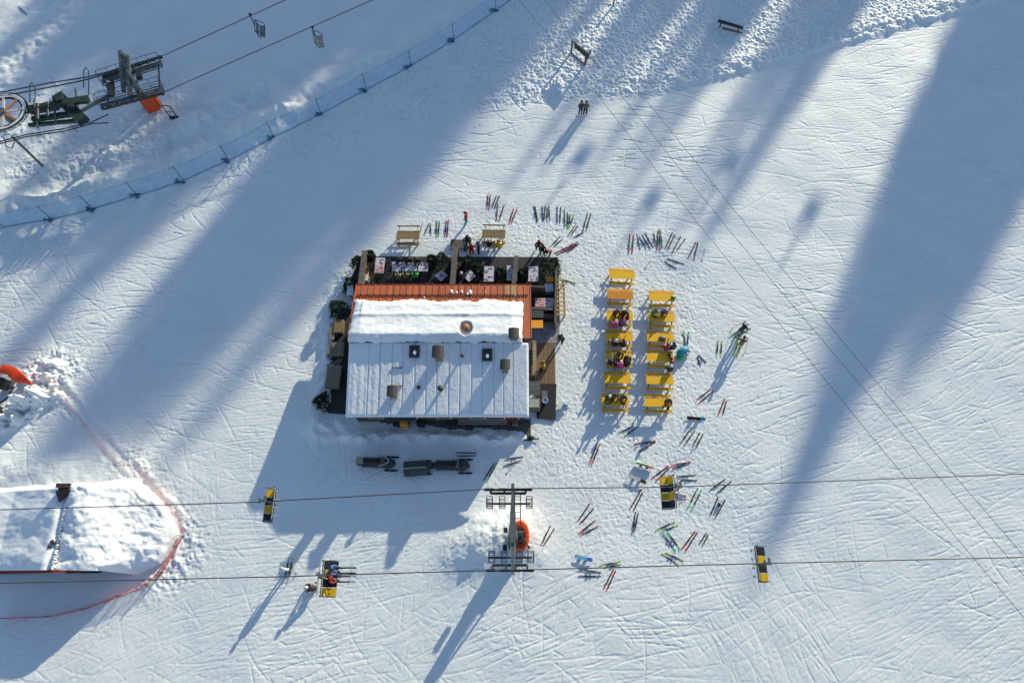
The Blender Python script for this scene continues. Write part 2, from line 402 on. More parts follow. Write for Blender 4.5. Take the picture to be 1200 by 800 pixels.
for i in range(5):
    wxx = wx0+1.6+i*2.6
    for yy, sg in ((wy0-.13, -1), (wy1+.13, 1)):
        f = MB()
        for dx, dz, w, h in ((-.55,0,.1,1.1),(.55,0,.1,1.1),(0,.5,1.0,.1),(0,-.5,1.0,.1)): f.box((wxx+dx, yy, 1.45+dz), (w, .08, h))
        fo = f.build('window', PALEWOOD, rest)
        MB().box((wxx, yy, 1.45), (1.0, .03, .9)).build('pane', GLASS, fo)
d = MB().box((wx1-.9, wy0-.14, 1.0), (.95, .07, 2.0)).build('door', REDPAINT, rest)
MB().tube((wx1-1.25, wy0-.19, 1.0), (wx1-1.25, wy0-.19, 1.15), .02).build('handle', STEEL, d)
# roof boards: north slope painted orange, two trimmed verges, south slope under thin snow
def quad_slab(mb, a, b, c, d, th, mi=0):
    vs = [Vector(p) for p in (a,b,c,d)]; mb.add(vs+[v-Vector((0,0,th)) for v in vs], [(0,1,2,3),(7,6,5,4),(0,4,5,1),(1,5,6,2),(2,6,7,3),(3,7,4,0)], mi)
NXL, NXR = P(417, 335, 2.65).x, P(622, 335, 2.65).x
mb = MB(); quad_slab(mb, (NXL, YR, ZR), (NXR, YR, ZR), (NXR, YN, ZN), (NXL, YN, ZN), .12)
n = int((NXR-NXL)/.52)
for i in range(n+1):
    x = NXL+.03+(NXR-NXL-.06)*i/n
    mb.bar((x, YR-.03, ZR+.03), (x, YN+.02, ZN+.03), .05, .06)
roof = mb.build('roof', ROOFRED, rest)
MB().bar((NXL-.05, YN+.08, ZN-.08), (NXR+.05, YN+.08, ZN-.08), .07, .2).build('gutter', REDPAINT, roof)
gb = MB()
for i in range(52):    # snow guard along the eave
    x = NXL+.3+(NXR-NXL-.6)*i/51; gb.box((x, YN-1.02, ZN+.33), (.16, .05, .1))
gb.bar((NXL+.2, YN-1.0, ZN+.3), (NXR-.2, YN-1.0, ZN+.3), .04, .05)
gb.build('snow_guard', DARK, roof)
# a board paler than the rest
MB().box((P(599,340,3).x, YN-.55, ZN+.13), (.95, 1.15, .02), 0, Matrix.Rotation(math.atan2(ZN-ZR, YN-YR), 3, 'X')).build('repair_boards', plank_mat('new_boards', (.36,.2,.08), (.45,.27,.12), 'X', .22), roof)
SY1 = YR-.2
sroof = MB(); quad_slab(sroof, (BX0, YS, ZS), (BX1, YS, ZS), (BX1, SY1, ZR-STEP), (BX0, SY1, ZR-STEP), .14)
quad_slab(sroof, (P(450,490,2.6).x, YS-.32, ZS-.08), (P(487,490,2.6).x, YS-.32, ZS-.08), (P(487,490,2.6).x, YS, ZS-.004), (P(450,490,2.6).x, YS, ZS-.004), .12)
sr = sroof.build('lower_roof', DARK, rest)
def north_snow(u, v):
    x = NXL+.12+(NXR-NXL-.82)*u; y = SY1-.12+(P(511,351.5,3.1).y-SY1+.02)*v
    zr = ZR+(ZN-ZR)*(y-YR)/(YN-YR) if y > YR else ZR-.12*(YR-y)
    e = min(1, min(u, 1-u)*16); f = min(1, (1-v)*9)*.7+.3; g = min(1, v*7)*.7+.3
    th = .42*math.sqrt(max(.02, e))*f*g*(1+.14*fbm(x*.5, y*.9))+.016*fbm(x*2.5, y*2.5, 4)
    th += .1*math.exp(-((v-.62)/.05)**2)
    y += (.2*fbm(x*.8, 3.3)+.07*fbm(x*3.5, 1.3))*(1 if v > .9 else .25)+(.12*fbm(x*1.6, 7)+.05*fbm(x*5, 2))*(v < .1)
    x += .14*fbm(2.2, y*1.3)*(1 if u > .95 or u < .05 else 0)
    # notch melted round the hatch
    hx = P(546, 385, 3.9)
    dd = ((x-hx.x)/.5)**2+((y-hx.y)/.62)**2
    if dd < 1: th = .03
    return (x, y, zr+.06+max(.02, th))
grid_slab('snow_cover', north_snow, 190, 60, rest, ROOFSNOW, .3)
SEAMS = [431.6,445,459,472,486,499.6,512,526,539,552.5,565.7,579,590,601]
SEAMX = [P(s, 440, 3.2).x for s in SEAMS]
def south_snow(u, v):
    x = BX0-.05+(BX1-BX0+.1)*u; y = YS-.05+(SY1-YS-.1)*v
    zr = ZS+(ZR-STEP-ZS)*(y-YS)/(SY1-YS)
    th = .12*min(1, min(u,1-u)*60+.3)*min(1, min(v,1-v)*25+.4)
    th += .018*fbm(x*1.2, y*.5)+.006*fbm(x*5, y*3, 2)+.006*fbm(x*11, y*8, 6)+.014*max(0, fbm(x*2.1, y*1.6, 9))*math.exp(-((v-.25)/.35)**2)
    dm = min(abs(x-s) for s in SEAMX)
    if dm < .035: th -= .05
    if u < .2: th += .02*math.sin(x*12)*(.5+.5*fbm(x*3, y*3))
    return (x, y, zr+.01+max(.015, th))
grid_slab('thin_snow_cover', south_snow, 330, 90, rest, ROOFSNOW, .1)
lo = MB()
for s in SEAMX: lo.bar((s, YS+.05, ZS+.065), (s, SY1-.2, ZR-STEP+.03), .012, .03)
lo.build('seam', DARK, sr)
def roof_z(x, y): 
    return ZR+(ZN-ZR)*(y-YR)/(YN-YR) if y > YR else ZS+(ZR-STEP-ZS)*(y-YS)/(SY1-YS)
def on_roof(px, py):
    z = 3.5
    for _ in range(6): p = P(px, py, z); z = roof_z(p.x, p.y)+.1
    p.z = z; return p
CHIM = mat('chimney_render', (.2, .17, .14), .8, 0, .25, 4)
CAP = mat('chimney_cap', (.06, .054, .047), .6, .1, .25, 4)
def chimney(px, py, w, h, dome=True):
    p = on_roof(px, py)
    b = MB().box((p.x, p.y, p.z+h/2-.25), (w*.8, w*.8, h+.5)).box((p.x, p.y, p.z+h-.03), (w*.95, w*.95, .08)).build('chimney', CHIM, rest)
    c = MB()
    for sx in (-1,1):
        for sy in (-1,1): c.box((p.x+sx*w*.36, p.y+sy*w*.36, p.z+h+.1), (.06, .06, .2))
    n = 10; vs = []; 
    for i in range(n+1):
        a = math.pi*i/n
        for y in (-w*.62, w*.62): vs.append((p.x-math.cos(a)*w*.6, p.y+y, p.z+h+.2+math.sin(a)*w*.3))
    c.add(vs, [(2*i, 2*i+1, 2*i+3, 2*i+2) for i in range(n)], 0, True); c.add([vs[i] for i in range(0, 2*n+2, 2)], [tuple(range(n+1))]); c.add([vs[i] for i in range(1, 2*n+2, 2)], [tuple(range(n+1))[::-1]])
    c.box((p.x, p.y, p.z+h+.21), (w*1.18, w*1.2, .03))
    c.build('chimney_cap', CAP, b)
chimney(515, 419, .74, 1.0); chimney(592, 433, .62, .9); chimney(462, 463, .66, .8); chimney(602, 396, .66, .8)
for px, py, w, h in ((517,457,.36,.5),(491,455,.24,.3),(542,418,.24,.3)):
    p = on_roof(px, py); MB().tube((p.x,p.y,p.z-.2), (p.x,p.y,p.z+h), w*.35, 10).tube((p.x,p.y,p.z+h), (p.x,p.y,p.z+h+.14), w*.7, 10, .03).build('roof_vent', CAP, rest)
for px, py in ((486,412),(571,416)):
    p = on_roof(px, py); sl = math.atan2(ZR-STEP-ZS, SY1-YS); M = Matrix.Rotation(sl, 3, 'X')
    f = MB()
    for dx, dy, w, h in ((-.33,0,.12,.95),(.33,0,.12,.95),(0,.42,.54,.11),(0,-.42,.54,.11)): f.box(p+M@Vector((dx,dy,.06)), (w,h,.32), 0, M)
    f = f.build('skylight', DARK, rest); MB().box(p+M@Vector((0,0,.1)), (.54,.73,.03), 0, M).build('pane', GLASS, f); MB().ball(p+M@Vector((.02,-.08,.13)), .2, 0, 9, 5, (.8,1.1,.25)).build('snow_patch', ROOFSNOW, f)
p = on_roof(546, 384)      # hatch in the melted hollow of the snow
f = MB().tube((p.x,p.y-.1,p.z-.2), (p.x,p.y-.1,p.z+.3), .3, 14).tube((p.x,p.y-.1,p.z+.3), (p.x,p.y-.1,p.z+.52), .36, 14, .06).build('roof_hatch', mat('rust_brown', (.3,.13,.07), .7, 0, .3, 5), rest)
# brown step ladder hooks on the lower roof
a = on_roof(459, 431); b = on_roof(459, 455); c_ = on_roof(472, 431); d_ = on_roof(472, 452); up = Vector((0,0,.08))
MB().bar(a+up, c_+up, .06, .06).build('roof_hook', DARK, sr); MB().bar(b+up, d_+up, .06, .06).build('roof_hook', DARK, sr)
# snow lumps left on the orange eave
for px, py, s in ((529,341,.22),(535,342,.14),(541,341,.16),(551,342,.26),(548,344,.16),(569,341,.08),(604,346,.1),(497,348,.1)):
    p = P(px, py, 3.0); p.z = roof_z(p.x, p.y)+.05; MB().ball(p, s, 0, 8, 5, (.6, 1.0, .5)).build('snow_lump', ROOFSNOW, roof)
# back of the house: bins, pipe rack and trodden strip
b0, b1 = P(395, 506), P(622, 494)
tag(MB().box(((b0.x+b1.x)/2, YS-.35, -.02), (b1.x-b0.x, 1.7, .06)).build('back_yard', BARKMULCH), None, None, kind='structure')
rk = thing('pipe_rack', 'long rack of pale pipes along the back wall of the restaurant', 'rack', P(566, 496))
for k in range(3): MB().tube((-1.9, -.15+k*.14, .5+.1*k), (1.9, -.15+k*.14, .5+.1*k), .04, 8).build('pipe', mat('pale_pipe', (.4,.37,.33), .5), rk)
for x in (-1.5, 1.5): MB().box((x, 0, .3), (.1, .5, .6)).build('support', WOOD, rk)
def crate(px, py, w, d, h, m, label, cat='crate'):
    t = thing('crate' if cat == 'crate' else cat.replace(' ', '_'), label, cat, G0(px, py), random.uniform(-.1,.1))
    b = MB().box((0,0,h/2), (w,d,h)).build('body', m, t); MB().box((0,0,h+.025), (w*1.04,d*1.04,.05)).build('lid', m, t)
    return t
crate(475, 497, .55, .55, .9, TARP, 'yellow bin behind the restaurant below the roof projection', 'bin')
crate(486, 497, .45, .5, .8, mat('grey_plastic', (.25,.25,.25)), 'grey bin to the right of the yellow bin behind the restaurant', 'bin')
crate(466, 497, .5, .5, .7, DARK, 'black box to the left of the yellow bin behind the restaurant', 'box')
crate(495, 498, .5, .45, .6, DARK, 'dark box to the right of the grey bin behind the restaurant', 'box')
crate(529, 494, .7, .5, .6, DARK, 'dark box left of the pipe rack behind the restaurant', 'box')
crate(604, 496, .5, .5, .8, WOODX, 'brown wooden box right of the pipe rack behind the restaurant', 'box')
# ------------------------------------------------------------------ decks
def deck(pts, z, m, th=.12):
    w = [P(*p) for p in pts]; return MB().prism([(q.x, q.y) for q in w][::-1], z-th, z)
tag(deck([(424,301),(654,302),(656,378),(622,378),(622,345),(410,345),(410,330)], .11, DECK).build('terrace', DECK), None, None, kind='structure')
tag(deck([(388,362),(412,362),(410,486),(379,484)], .1, DECK).build('side_terrace', DECK), None, None, kind='structure')
tag(deck([(618,402),(650,402),(651,450),(618,450)], .10, BROWNDECK).build('entrance_deck', BROWNDECK), None, None, kind='structure')
tag(deck([(629,450),(652,450),(651,492),(629,490)], .094, DECK).build('entrance_mat', BLACK), None, None, kind='structure')
tag(deck([(618,378),(656,378),(655,402),(618,402)], .09, BARKMULCH).build('entrance_path', mat('wet_snow', (.3,.3,.31), .8, 0, .3, 2, .02, 12)), None, None, kind='structure')
# wooden wind walls of the terrace, seen edge on from above
def wind_wall(px0, py0, px1, py1, h, label, w=.3, m=GREYWOOD):
    a, b = P(px0, py0, h), P(px1, py1, h); a.z = b.z = 0
    t = thing('wind_wall', label, 'wall', (a+b)/2, math.atan2(b.y-a.y, b.x-a.x), 'wooden wind walls of the terrace'); L = (b-a).length
    MB().box((0,0,h/2), (L, w*.5, h-.1)).build('panel', m, t)
    MB().box((0,0,h-.025), (L+.1, w, .06)).build('coping', m, t)
    for s in (-1, 1): MB().box((s*(L/2+.0), 0, h/2), (.14, w*.8, h-.08)).build('post', WOODX, t)
wind_wall(427, 294, 422, 334, 1.7, 'brown wooden wind wall closing the left end of the terrace', .42)
wind_wall(534, 289, 530, 334, 1.9, 'brown wooden wind wall between the two diamond shaped terrace tables', .45)
wind_wall(605, 300, 602, 333, 1.7, 'narrow wooden wind wall crossing a patterned terrace table near its right end', .34)
wind_wall(652, 313, 651, 378, 1.3, 'long wooden wall along the right side of the terrace', .2)
wind_wall(624, 361, 651, 362, 1.2, 'low wooden wall below the right hand terrace table', .2)
wind_wall(624, 368, 650, 369, .9, 'grey plank barrier behind the low wooden wall by the terrace steps', .14)
wind_wall(620, 335, 637, 336, 1.4, 'short plank screen at the right corner of the orange roof', .12)
t = thing('wooden_bridge', 'grey plank ramp on the snow above the middle wind wall', 'ramp', G0(537, 291))
MB().box((.1, .3, .16), (1.5, .9, .08)).build('planks', GREYWOOD, t); 
for s in (-1,1): MB().box((.1+s*.6, .3, .06), (.1, .9, .12)).build('joist', WOODX, t)
t = thing('light_board', 'pale grey sheet leaning at the upper left corner of the roof', 'board', P(414, 345))
MB().box((0, 0, 1.2), (.5, 1.3, .05), 0, Matrix.Rotation(R(8), 3, 'Z')).build('sheet', mat('pale_sheet', (.55,.62,.65), .4), t)
for s in (-1,1): MB().box((0, s*.5, .59), (.06, .06, 1.17)).build('leg', DARK, t)
# terrace tables with patterned linen
def cloth_table(px, py, lx, ly, ang, label, pink=False, n=2):
    t = thing('terrace_table', label, 'table', (0,0,0), R(ang), 'terrace tables under patterned linen')
    p = P(px, py, .85); p.z = .11; t.location = p
    mb = MB().box((0,0,.74), (lx, ly, .05))
    for i in range(n):
        cx = 0; cy = (i-(n-1)/2)*ly/n
        if lx > ly: cx, cy = (i-(n-1)/2)*lx/n, 0
        w, h = (lx/n if lx > ly else lx), (ly if lx > ly else ly/n)
        if pink and i == 0: mb.box((cx,cy,.768), (w-.03, h-.03, .012), 2)
        for _ in range(4):
            a, b = random.uniform(-.36,.36)*w, random.uniform(-.38,.38)*h
            mb.box((cx+a, cy+b, .776+random.random()*.004), random.choice([(.26,.06,.006),(.06,.26,.006),(.2,.1,.006)]), random.choice([1,1,3]))
    mb.build('tabletop', [LINEN, CLOTHRED, CLOTHPINK, cm('navy')], t)
    for sx in (-1,1):
        for sy in (-1,1): MB().box((sx*(lx/2-.08), sy*(ly/2-.08), .358), (.06,.06,.715)).build('leg', DARK, t)
    return t
cloth_table(445, 311, .78, 1.45, -2, 'narrow patterned terrace table beside the left wind wall', True)
cloth_table(465, 312.5, .78, .85, 0, 'left table of the row of three patterned tables on the terrace', False, 1)
cloth_table(480, 313, 1.25, .8, 0, 'middle table of the row of three patterned tables on the terrace', False, 2)
cloth_table(496, 313, .82, .8, 0, 'right table of the row of three patterned tables on the terrace', False, 1)
cloth_table(517, 323, .78, .78, 45, 'diamond placed terrace table left of the middle wind wall', False, 1)
cloth_table(550, 323, .82, .82, 42, 'diamond placed terrace table right of the middle wind wall', False, 1)
cloth_table(573, 321, .82, 1.42, -1, 'patterned terrace table beside the right hand diamond table')
cloth_table(600, 320, .88, 1.42, -1, 'patterned terrace table passing under the narrow wind wall')
cloth_table(625, 321, .82, 1.42, -1, 'patterned terrace table nearest the right hand shrub')
cloth_table(638, 354.5, 1.55, .8, 0, 'pink and white terrace table at the right end of the building', True)
def chair_meshes():
    return (MB().box((0,0,.45),(.42,.42,.05)).mesh('seat', DARK), MB().box((0,-.2,.7),(.42,.04,.42)).mesh('backrest', DARK), MB().box((0,0,.215),(.04,.04,.42)).mesh('leg', DARK))
def tchair(px, py, ang):
    s, b, l = cached('tchair', chair_meshes)
    p = P(px, py, .5); p.z = .11
    t = thing('terrace_chair', 'dark chair standing between the patterned tables on the dark terrace', 'chair', p, R(ang), 'dark chairs on the terrace')
    inst('seat', s, t); inst('backrest', b, t)
    for sx in (-1,1):
        for sy in (-1,1): inst('leg', l, t, (sx*.18, sy*.18, 0))
for px, py, a in ((435,306,-90),(435,316,-90),(454,307,90),(454,316,90),(510,317,-135),(524,329,45),(511,330,-45),(543,317,-135),(557,329,45),(557,316,135),
                  (564,315,-90),(564,326,-90),(582,315,90),(582,326,90),(591,315,-90),(591,326,-90),(611,318,90),(615,327,-90),(635,316,90),(635,326,90),(632,364,0),(644,364,0),(445,325,0)): tchair(px, py, a)
crate(429, 320, .5, .45, .6, TARP, 'orange box beside the left wind wall on the terrace', 'box').location.z = .11
crate(430, 329, .45, .55, .5, WHITE, 'white box below the orange box at the left wind wall', 'box').location.z = .11
crate(644, 333, .6, .45, .8, TARP, 'orange box against the right terrace wall', 'box').location.z = .11
crate(643, 342, .65, .7, .7, mat('galvanised', (.5,.52,.55), .4, .3), 'pale metal box below the orange box at the right terrace wall', 'box').location.z = .11
t = thing('stretched_awning', 'small yellow orange awning at the right side of the building', 'awning', P(628, 391))
MB().box((0,0,2.0), (1.0,.7,.05), 0, Matrix.Rotation(R(-6), 3, 'X')).build('fabric', TARP, t)
for sx in (-1,1): MB().tube((sx*.45,-.25,0), (sx*.45,-.25,2.0), .02).tube((sx*.45,.28,0), (sx*.45,.28,1.96), .02).build('pole', DARK, t)
t = thing('grey_awning', 'dark grey awning above the yellow one at the right of the building', 'awning', P(628, 379))
MB().box((0,0,1.9), (1.1,.62,.05)).build('fabric', mat('slate_fabric', (.06,.065,.07)), t)
for sx in (-1,1): MB().tube((sx*.5,-.25,0), (sx*.5,-.25,1.9), .02).tube((sx*.5,.28,0), (sx*.5,.28,1.9), .02).build('pole', DARK, t)
t = thing('timber_plank', 'long pale timber plank leaning along the right wall of the building', 'plank', P(626, 424))
MB().box((0,0,.9), (.3,2.9,.08), 0, Matrix.Rotation(R(4),3,'X')).build('plank', PALEWOOD, t)
for s in (-1,1): MB().box((0,s*1.1,.43), (.12,.1,.86)).build('trestle', WOODX, t)
t = thing('storage_bench', 'weathered dark shelf against the right wall beside the long pale plank', 'shelf', P(619.5, 424))
MB().box((0,0,.7), (.4,3.0,.06)).build('shelf', GREYWOOD, t)
for s in (-1,0,1): MB().box((0,s*1.35,.34), (.36,.06,.67)).build('side_panel', DARK, t)
t = thing('wood_store', 'grey roofed wood store beside the lower right corner of the building', 'shed', P(624, 462))
MB().box((0,.1,1.35), (1.15,1.1,.06), 0, Matrix.Rotation(R(8),3,'X')).build('roof', plank_mat('corrugated', (.12,.12,.12), (.25,.24,.23), 'Y', .12), t)
MB().box((0,-1.05,.55), (1.1,.8,1.1)).build('crate_box', WOODX, t)
MB().box((0,-1.05,1.15), (.9,.7,.1)).build('lid', mat('pale_lid', (.4,.4,.4)), t)
for s in (-1,1):
    for q in (-.35,.55): MB().box((s*.5,q,.66), (.08,.08,1.3)).build('post', WOODX, t)
# stacked table tops on the shaded side terrace
STACKW = plank_mat('stack_boards', (.2,.155,.11), (.34,.27,.19), 'X', .2, .8)
def stack(px, py, lx, ly, n, label, m, ang=0):
    t = thing('stacked_tables', label, 'table stack', P(px, py), R(ang)); t.location.z = .1
    for k in range(n): MB().box((random.uniform(-.03,.03), random.uniform(-.03,.03), .3+k*.1), (lx,ly,.07)).build('tabletop', m, t)
    for s in (-1,1): MB().box((s*lx*.35,0,.13), (.08,ly*.8,.26)).build('trestle', WOODX, t)
stack(399.5, 386, .72, 1.1, 4, 'light brown stack of boards at the top of the side terrace', WOOD)
stack(391.5, 392, .42, 1.35, 3, 'narrow stack of boards left of the light brown stack', STACKW)
stack(398, 412, .95, 1.15, 4, 'square stack of grey brown boards in the middle of the side terrace', STACKW, 3)
stack(389.5, 414, .45, 1.0, 3, 'small stack of grey boards left of the square stack', STACKW, -4)
stack(396, 445, .82, 1.85, 5, 'long stack of grey brown table tops on the side terrace', STACKW, -2)
stack(387.5, 445, .42, 1.8, 4, 'narrow long stack beside the long table top stack on the side terrace', STACKW, -2)
t = thing('loose_planks', 'loose planks lying crossed between the two stacks on the side terrace', 'planks', P(392, 426)); t.location.z = .1
for a, x in ((35, -.2), (50, .1), (62, .4)): MB().box((x,0,.05), (.9,.12,.04), 0, Matrix.Rotation(R(a),3,'Z')).build('plank', PALEWOOD if x > 0 else GREYWOOD, t)
# yellow timber ski rack outside the right terrace wall
t = thing('ski_rack', 'yellow timber ski rack standing outside the right terrace wall', 'ski rack', P(656.5, 352))
for s in (-1,1): MB().bar((s*.28,-1.75,.55), (s*.28,1.75,.55), .12, .1).build('rail', RACKWOOD, t)
for k in range(9): MB().box((0,-1.6+k*.4,.63), (.78,.1,.06)).build('slat', RACKWOOD, t)
for s in (-1,1):
    for q in (-1.5,1.5): MB().box((s*.28,q,.25), (.1,.1,.5)).build('leg', RACKWOOD, t)
# ------------------------------------------------------------------ shrubs and the trees that shade the slope
def shrub_mesh(r, h, seed, n=900):
    rs = random.Random(seed); mb = MB()
    for i in range(n):
        t = rs.random()**.7; a = rs.uniform(0, 2*math.pi)
        rad = r*(1-t*.75)*(.35+.65*math.sqrt(rs.random()))*(1+.22*math.sin(a*3+seed)+.12*math.sin(a*7))
        c = Vector((rad*math.cos(a), rad*math.sin(a), .15+h*t*.95))
        d = Vector((math.cos(a)+rs.uniform(-.5,.5), math.sin(a)+rs.uniform(-.5,.5), rs.uniform(-.2,.8))).normalized()
        s = d.cross(Vector((rs.uniform(-1,1), rs.uniform(-1,1), rs.uniform(-1,1)))).normalized(); L = rs.uniform(.1,.24)
        mb.add([c-s*.04, c+s*.04, c+d*L+s*.012, c+d*L-s*.012], [(0,1,2,3)])
    return mb.mesh('foliage', PINE)
def shrub(px, py, r, h, seed, label, z=0.0):
    p = P(px, py, h*.5); p.z = z
    t = thing('fir_shrub', label, 'shrub', p, seed, 'fir shrubs round the restaurant')
    inst('foliage', shrub_mesh(r, h, seed), t); MB().tube((0,0,-.05), (0,0,h*.9), .06, 6, .015).build('stem', BARK, t)
shrub(420, 309, .75, 1.5, 1, 'dark fir shrub outside the left wind wall of the terrace')
shrub(411, 334, .85, 1.3, 2, 'dark fir shrub on the snow near the upper left roof corner')
shrub(396, 361, .9, 1.3, 3, 'rounded fir shrub at the top of the side terrace')
shrub(377, 470, .75, 1.2, 4, 'small fir shrub at the lower left corner of the side terrace')
shrub(518, 307, .95, 1.6, 5, 'green fir shrub above the left diamond shaped table', .1)
shrub(549, 309, .85, 1.5, 6, 'green fir shrub above the right diamond shaped table', .1)
shrub(647, 313, 1.0, 1.6, 7, 'large fir shrub at the upper right corner of the terrace')
shrub(562, 320, .6, .9, 8, 'low shrub between the right diamond table and its neighbour', .1)
shrub(587, 322, .6, .8, 9, 'low shrub left of the table under the narrow wind wall', .1)
shrub(613, 322, .65, .9, 10, 'low shrub right of the narrow wind wall', .1)
shrub(434, 301, .55, .9, 11, 'low shrub inside the left wind wall above the narrow table', .1)
shrub(507, 306, .6, .9, 12, 'low shrub at the right end of the row of three tables', .1)
def spruce_meshes():
    rs = random.Random(5); mb = MB(); n = 34     # unit height 1, crown radius ~ .15
    for k in range(n):
        t = k/(n-1); z = .1+.89*t; rad = .2*(1-t)**.62*(1 if t < .97 else .7)+.004
        nb = 16 if t < .7 else 10
        for b in range(nb):
            a = 2*math.pi*(b+rs.random())/nb; L = rad*rs.uniform(.65,1.12); d = Vector((math.cos(a), math.sin(a), 0)); s = Vector((-d.y, d.x, 0))
            for q in range(6):
                f = (q+.3)/6; c = d*L*f+Vector((0,0,z-.25*L*f*f)); w = L*.26*(1.1-f)+.004
                for sg in (-1,1):
                    tip = c+d*L*.2+s*sg*w*rs.uniform(.7,1.3)+Vector((0,0,-.012*rs.random()))
                    mb.add([c-d*L*.05, c+d*L*.11, tip, tip-d*L*.1], [(0,1,2,3)])
    return mb.mesh('crown', PINE), MB().tube((0,0,-.02), (0,0,.97), .014, 8, .002).mesh('trunk', BARK)
def spruce(tx, ty, k=170, wid=1.0):
    """a spruce on the forested rise beyond the frame whose shadow ends at tx,ty"""
    cr, tk = cached('spruce', spruce_meshes)
    p = P(tx, ty); zt = k*math.tan(EL)
    p.x += math.sin(AZ)*k; p.y += math.cos(AZ)*k; p.z = float(hill(p.x, p.y))-.4
    h = zt-p.z
    t = thing('spruce_tree', 'tall dark spruce on the forested rise beyond the upper right edge of the piste', 'tree', p, random.uniform(0,6), 'spruces whose shadows stripe the slope')
    t.scale = (h*wid, h*wid, h)
    inst('crown', cr, t); inst('trunk', tk, t)
TIPS = [(870,705,190,.6),(895,640,180,.6),(922,592,170,1.1),(950,545,175,1.1),(985,500,185,1.2),(1015,450,170,1.2),(1048,415,160,1.2),(1085,385,165,1.1),(1110,330,170,1.1),(1142,285,170,1.1),(1175,235,180,1.0),(1200,190,180,1.0),
 (940,480,190,1.2),(975,430,180,1.1),(1010,370,170,1.1),(1050,330,180,1.0),(1085,270,190,1.0),(1130,200,170,1.0),(1170,130,180,1.2),(1215,120,170,1.0),(1190,60,170,.8),(1130,110,180,.9),(960,400,150,.9),(915,600,160,.8),(880,668,200,.5),
 (800,325,170,.6),(770,310,160,.5),(815,290,160,.4),(722,245,150,.6),(690,205,150,.6),(735,190,150,.8),(790,240,160,.5),(880,150,150,.35),(935,130,130,.4),
 (340,445,180,1.0),(365,400,170,.9),(395,345,160,1.0),(425,300,150,.8),(470,340,170,.9),(495,262,150,1.0),(540,262,150,.8),(575,245,150,.5),(608,215,150,.8),(640,200,150,.9),(668,170,150,.8),(520,210,150,.9),(470,230,150,.7),(560,180,150,.6),(305,520,190,.8),
 (205,545,190,1.1),(175,565,190,1.2),(150,545,190,1.2),(128,575,190,1.1),(95,545,190,.9),(60,560,190,1.1),(25,570,190,1.2),(-10,560,190,1.2),(-50,600,190,1.2),(235,500,180,1.2),(262,455,170,1.1),(290,410,170,1.1),(320,370,170,1.1),(350,325,160,1.1),(380,290,150,1.1),(410,255,150,1.1),
 (200,480,180,1.1),(230,430,170,1.1),(150,470,180,.9),(60,470,180,1.1),(20,440,180,1.2),(-20,480,180,1.2),(100,420,170,.8),(250,370,170,1.0),(280,330,160,1.0),(180,370,160,.8),(60,390,170,1.1),(10,360,170,1.2),(120,340,160,1.0),(230,300,150,.8),(320,270,150,1.1),(350,230,140,1.1),(390,200,140,1.1),
 (30,300,160,1.3),(90,280,160,1.2),(160,270,150,1.2),(250,240,150,1.1),(300,200,140,1.1),(430,180,130,.8),(480,160,130,.9),(530,140,130,.9),(0,230,150,1.3),(70,220,150,1.3),(140,200,150,1.3),(210,190,140,1.3),(270,150,140,1.2),(340,140,130,1.2),(400,110,130,1.2),(460,90,130,1.2),(30,150,140,1.3),(100,130,140,1.3),(180,120,140,1.3),(240,90,130,1.3),(310,70,130,1.3),(380,50,130,1.3),(450,40,120,1.2),(520,60,120,1.1),(580,70,120,.9),(640,70,120,.9),(700,60,120,.9),(760,50,120,.8),(820,50,120,.8),(880,20,120,.8),(20,80,140,1.3),(80,60,140,1.3),(150,40,130,1.3),(220,20,130,1.3),(300,0,120,1.2),(560,20,120,1.0),(620,20,120,.9),(700,10,120,.9),(620,110,130,.7),(720,110,130,.6)]
TIPS += [(30,420,180,1.2),(70,440,180,1.1),(110,470,180,1.1),(0,400,180,1.2),(-30,440,190,1.3),(40,350,170,1.2),(90,370,170,1.1),(140,430,180,1.0),(20,500,190,1.2),(70,520,190,1.2),(-60,460,190,1.3),(60,310,160,1.2),(0,330,170,1.3),(120,300,160,1.1),(40,0,130,1.3),(0,100,140,1.3),(60,180,150,1.3),(190,440,180,1.0),(220,410,180,1.0),(265,380,170,.9),
 (185,560,200,1.5),(160,580,200,1.6),(135,585,200,1.6),(110,580,200,1.4),(60,590,200,1.5),(20,600,200,1.5),(215,520,190,1.4),(240,480,190,1.3),(-20,620,200,1.5),(170,520,190,1.4),
 (1075,440,190,1.5),(1105,395,190,1.5),(1130,350,190,1.4),(1095,350,180,1.5),(1150,300,180,1.4),(1175,260,180,1.3),(1040,480,190,1.3),(890,680,200,.6),(912,640,200,.7),(1150,240,180,1.3),(1120,290,180,1.4),(330,470,190,1.0),(320,440,190,1.0),
 (0,30,140,1.4),(60,10,140,1.4),(-60,100,150,1.4),(-60,200,150,1.4),(-80,320,170,1.4),(110,-10,140,1.3),(-70,400,180,1.4),(-80,500,180,1.3),(240,130,140,1.2),(185,60,140,1.2)]
def sunframe(px, py): q = P(px, py); return q.x*math.cos(AZ)-q.y*math.sin(AZ), q.x*math.sin(AZ)+q.y*math.cos(AZ)
GAPS = [((150,410),(262,272),1.0),((70,455),(150,350),.45),((205,365),(262,300),.4),((440,212),(490,150),2.2),((340,108),(365,75),1.2),((235,165),(255,135),.9),((420,60),(440,30),1.0),((482,235),(540,125),1.7),((385,250),(420,190),1.2),((530,175),(575,118),1.5),((592,165),(612,135),1.3),((545,205),(590,150),.8),((505,215),(540,165),.6),((690,165),(712,135),1.2),((40,40),(60,0),.8),((410,80),(430,50),.8),((140,210),(170,180),.7),((300,130),(330,100),.7)]
GAPS = [(sunframe(*m_)[0], sunframe(*t_)[1], sunframe(*m_)[1], w_) for m_, t_, w_ in GAPS]
rt = random.Random(42); c_ = -70.0; THIN = []
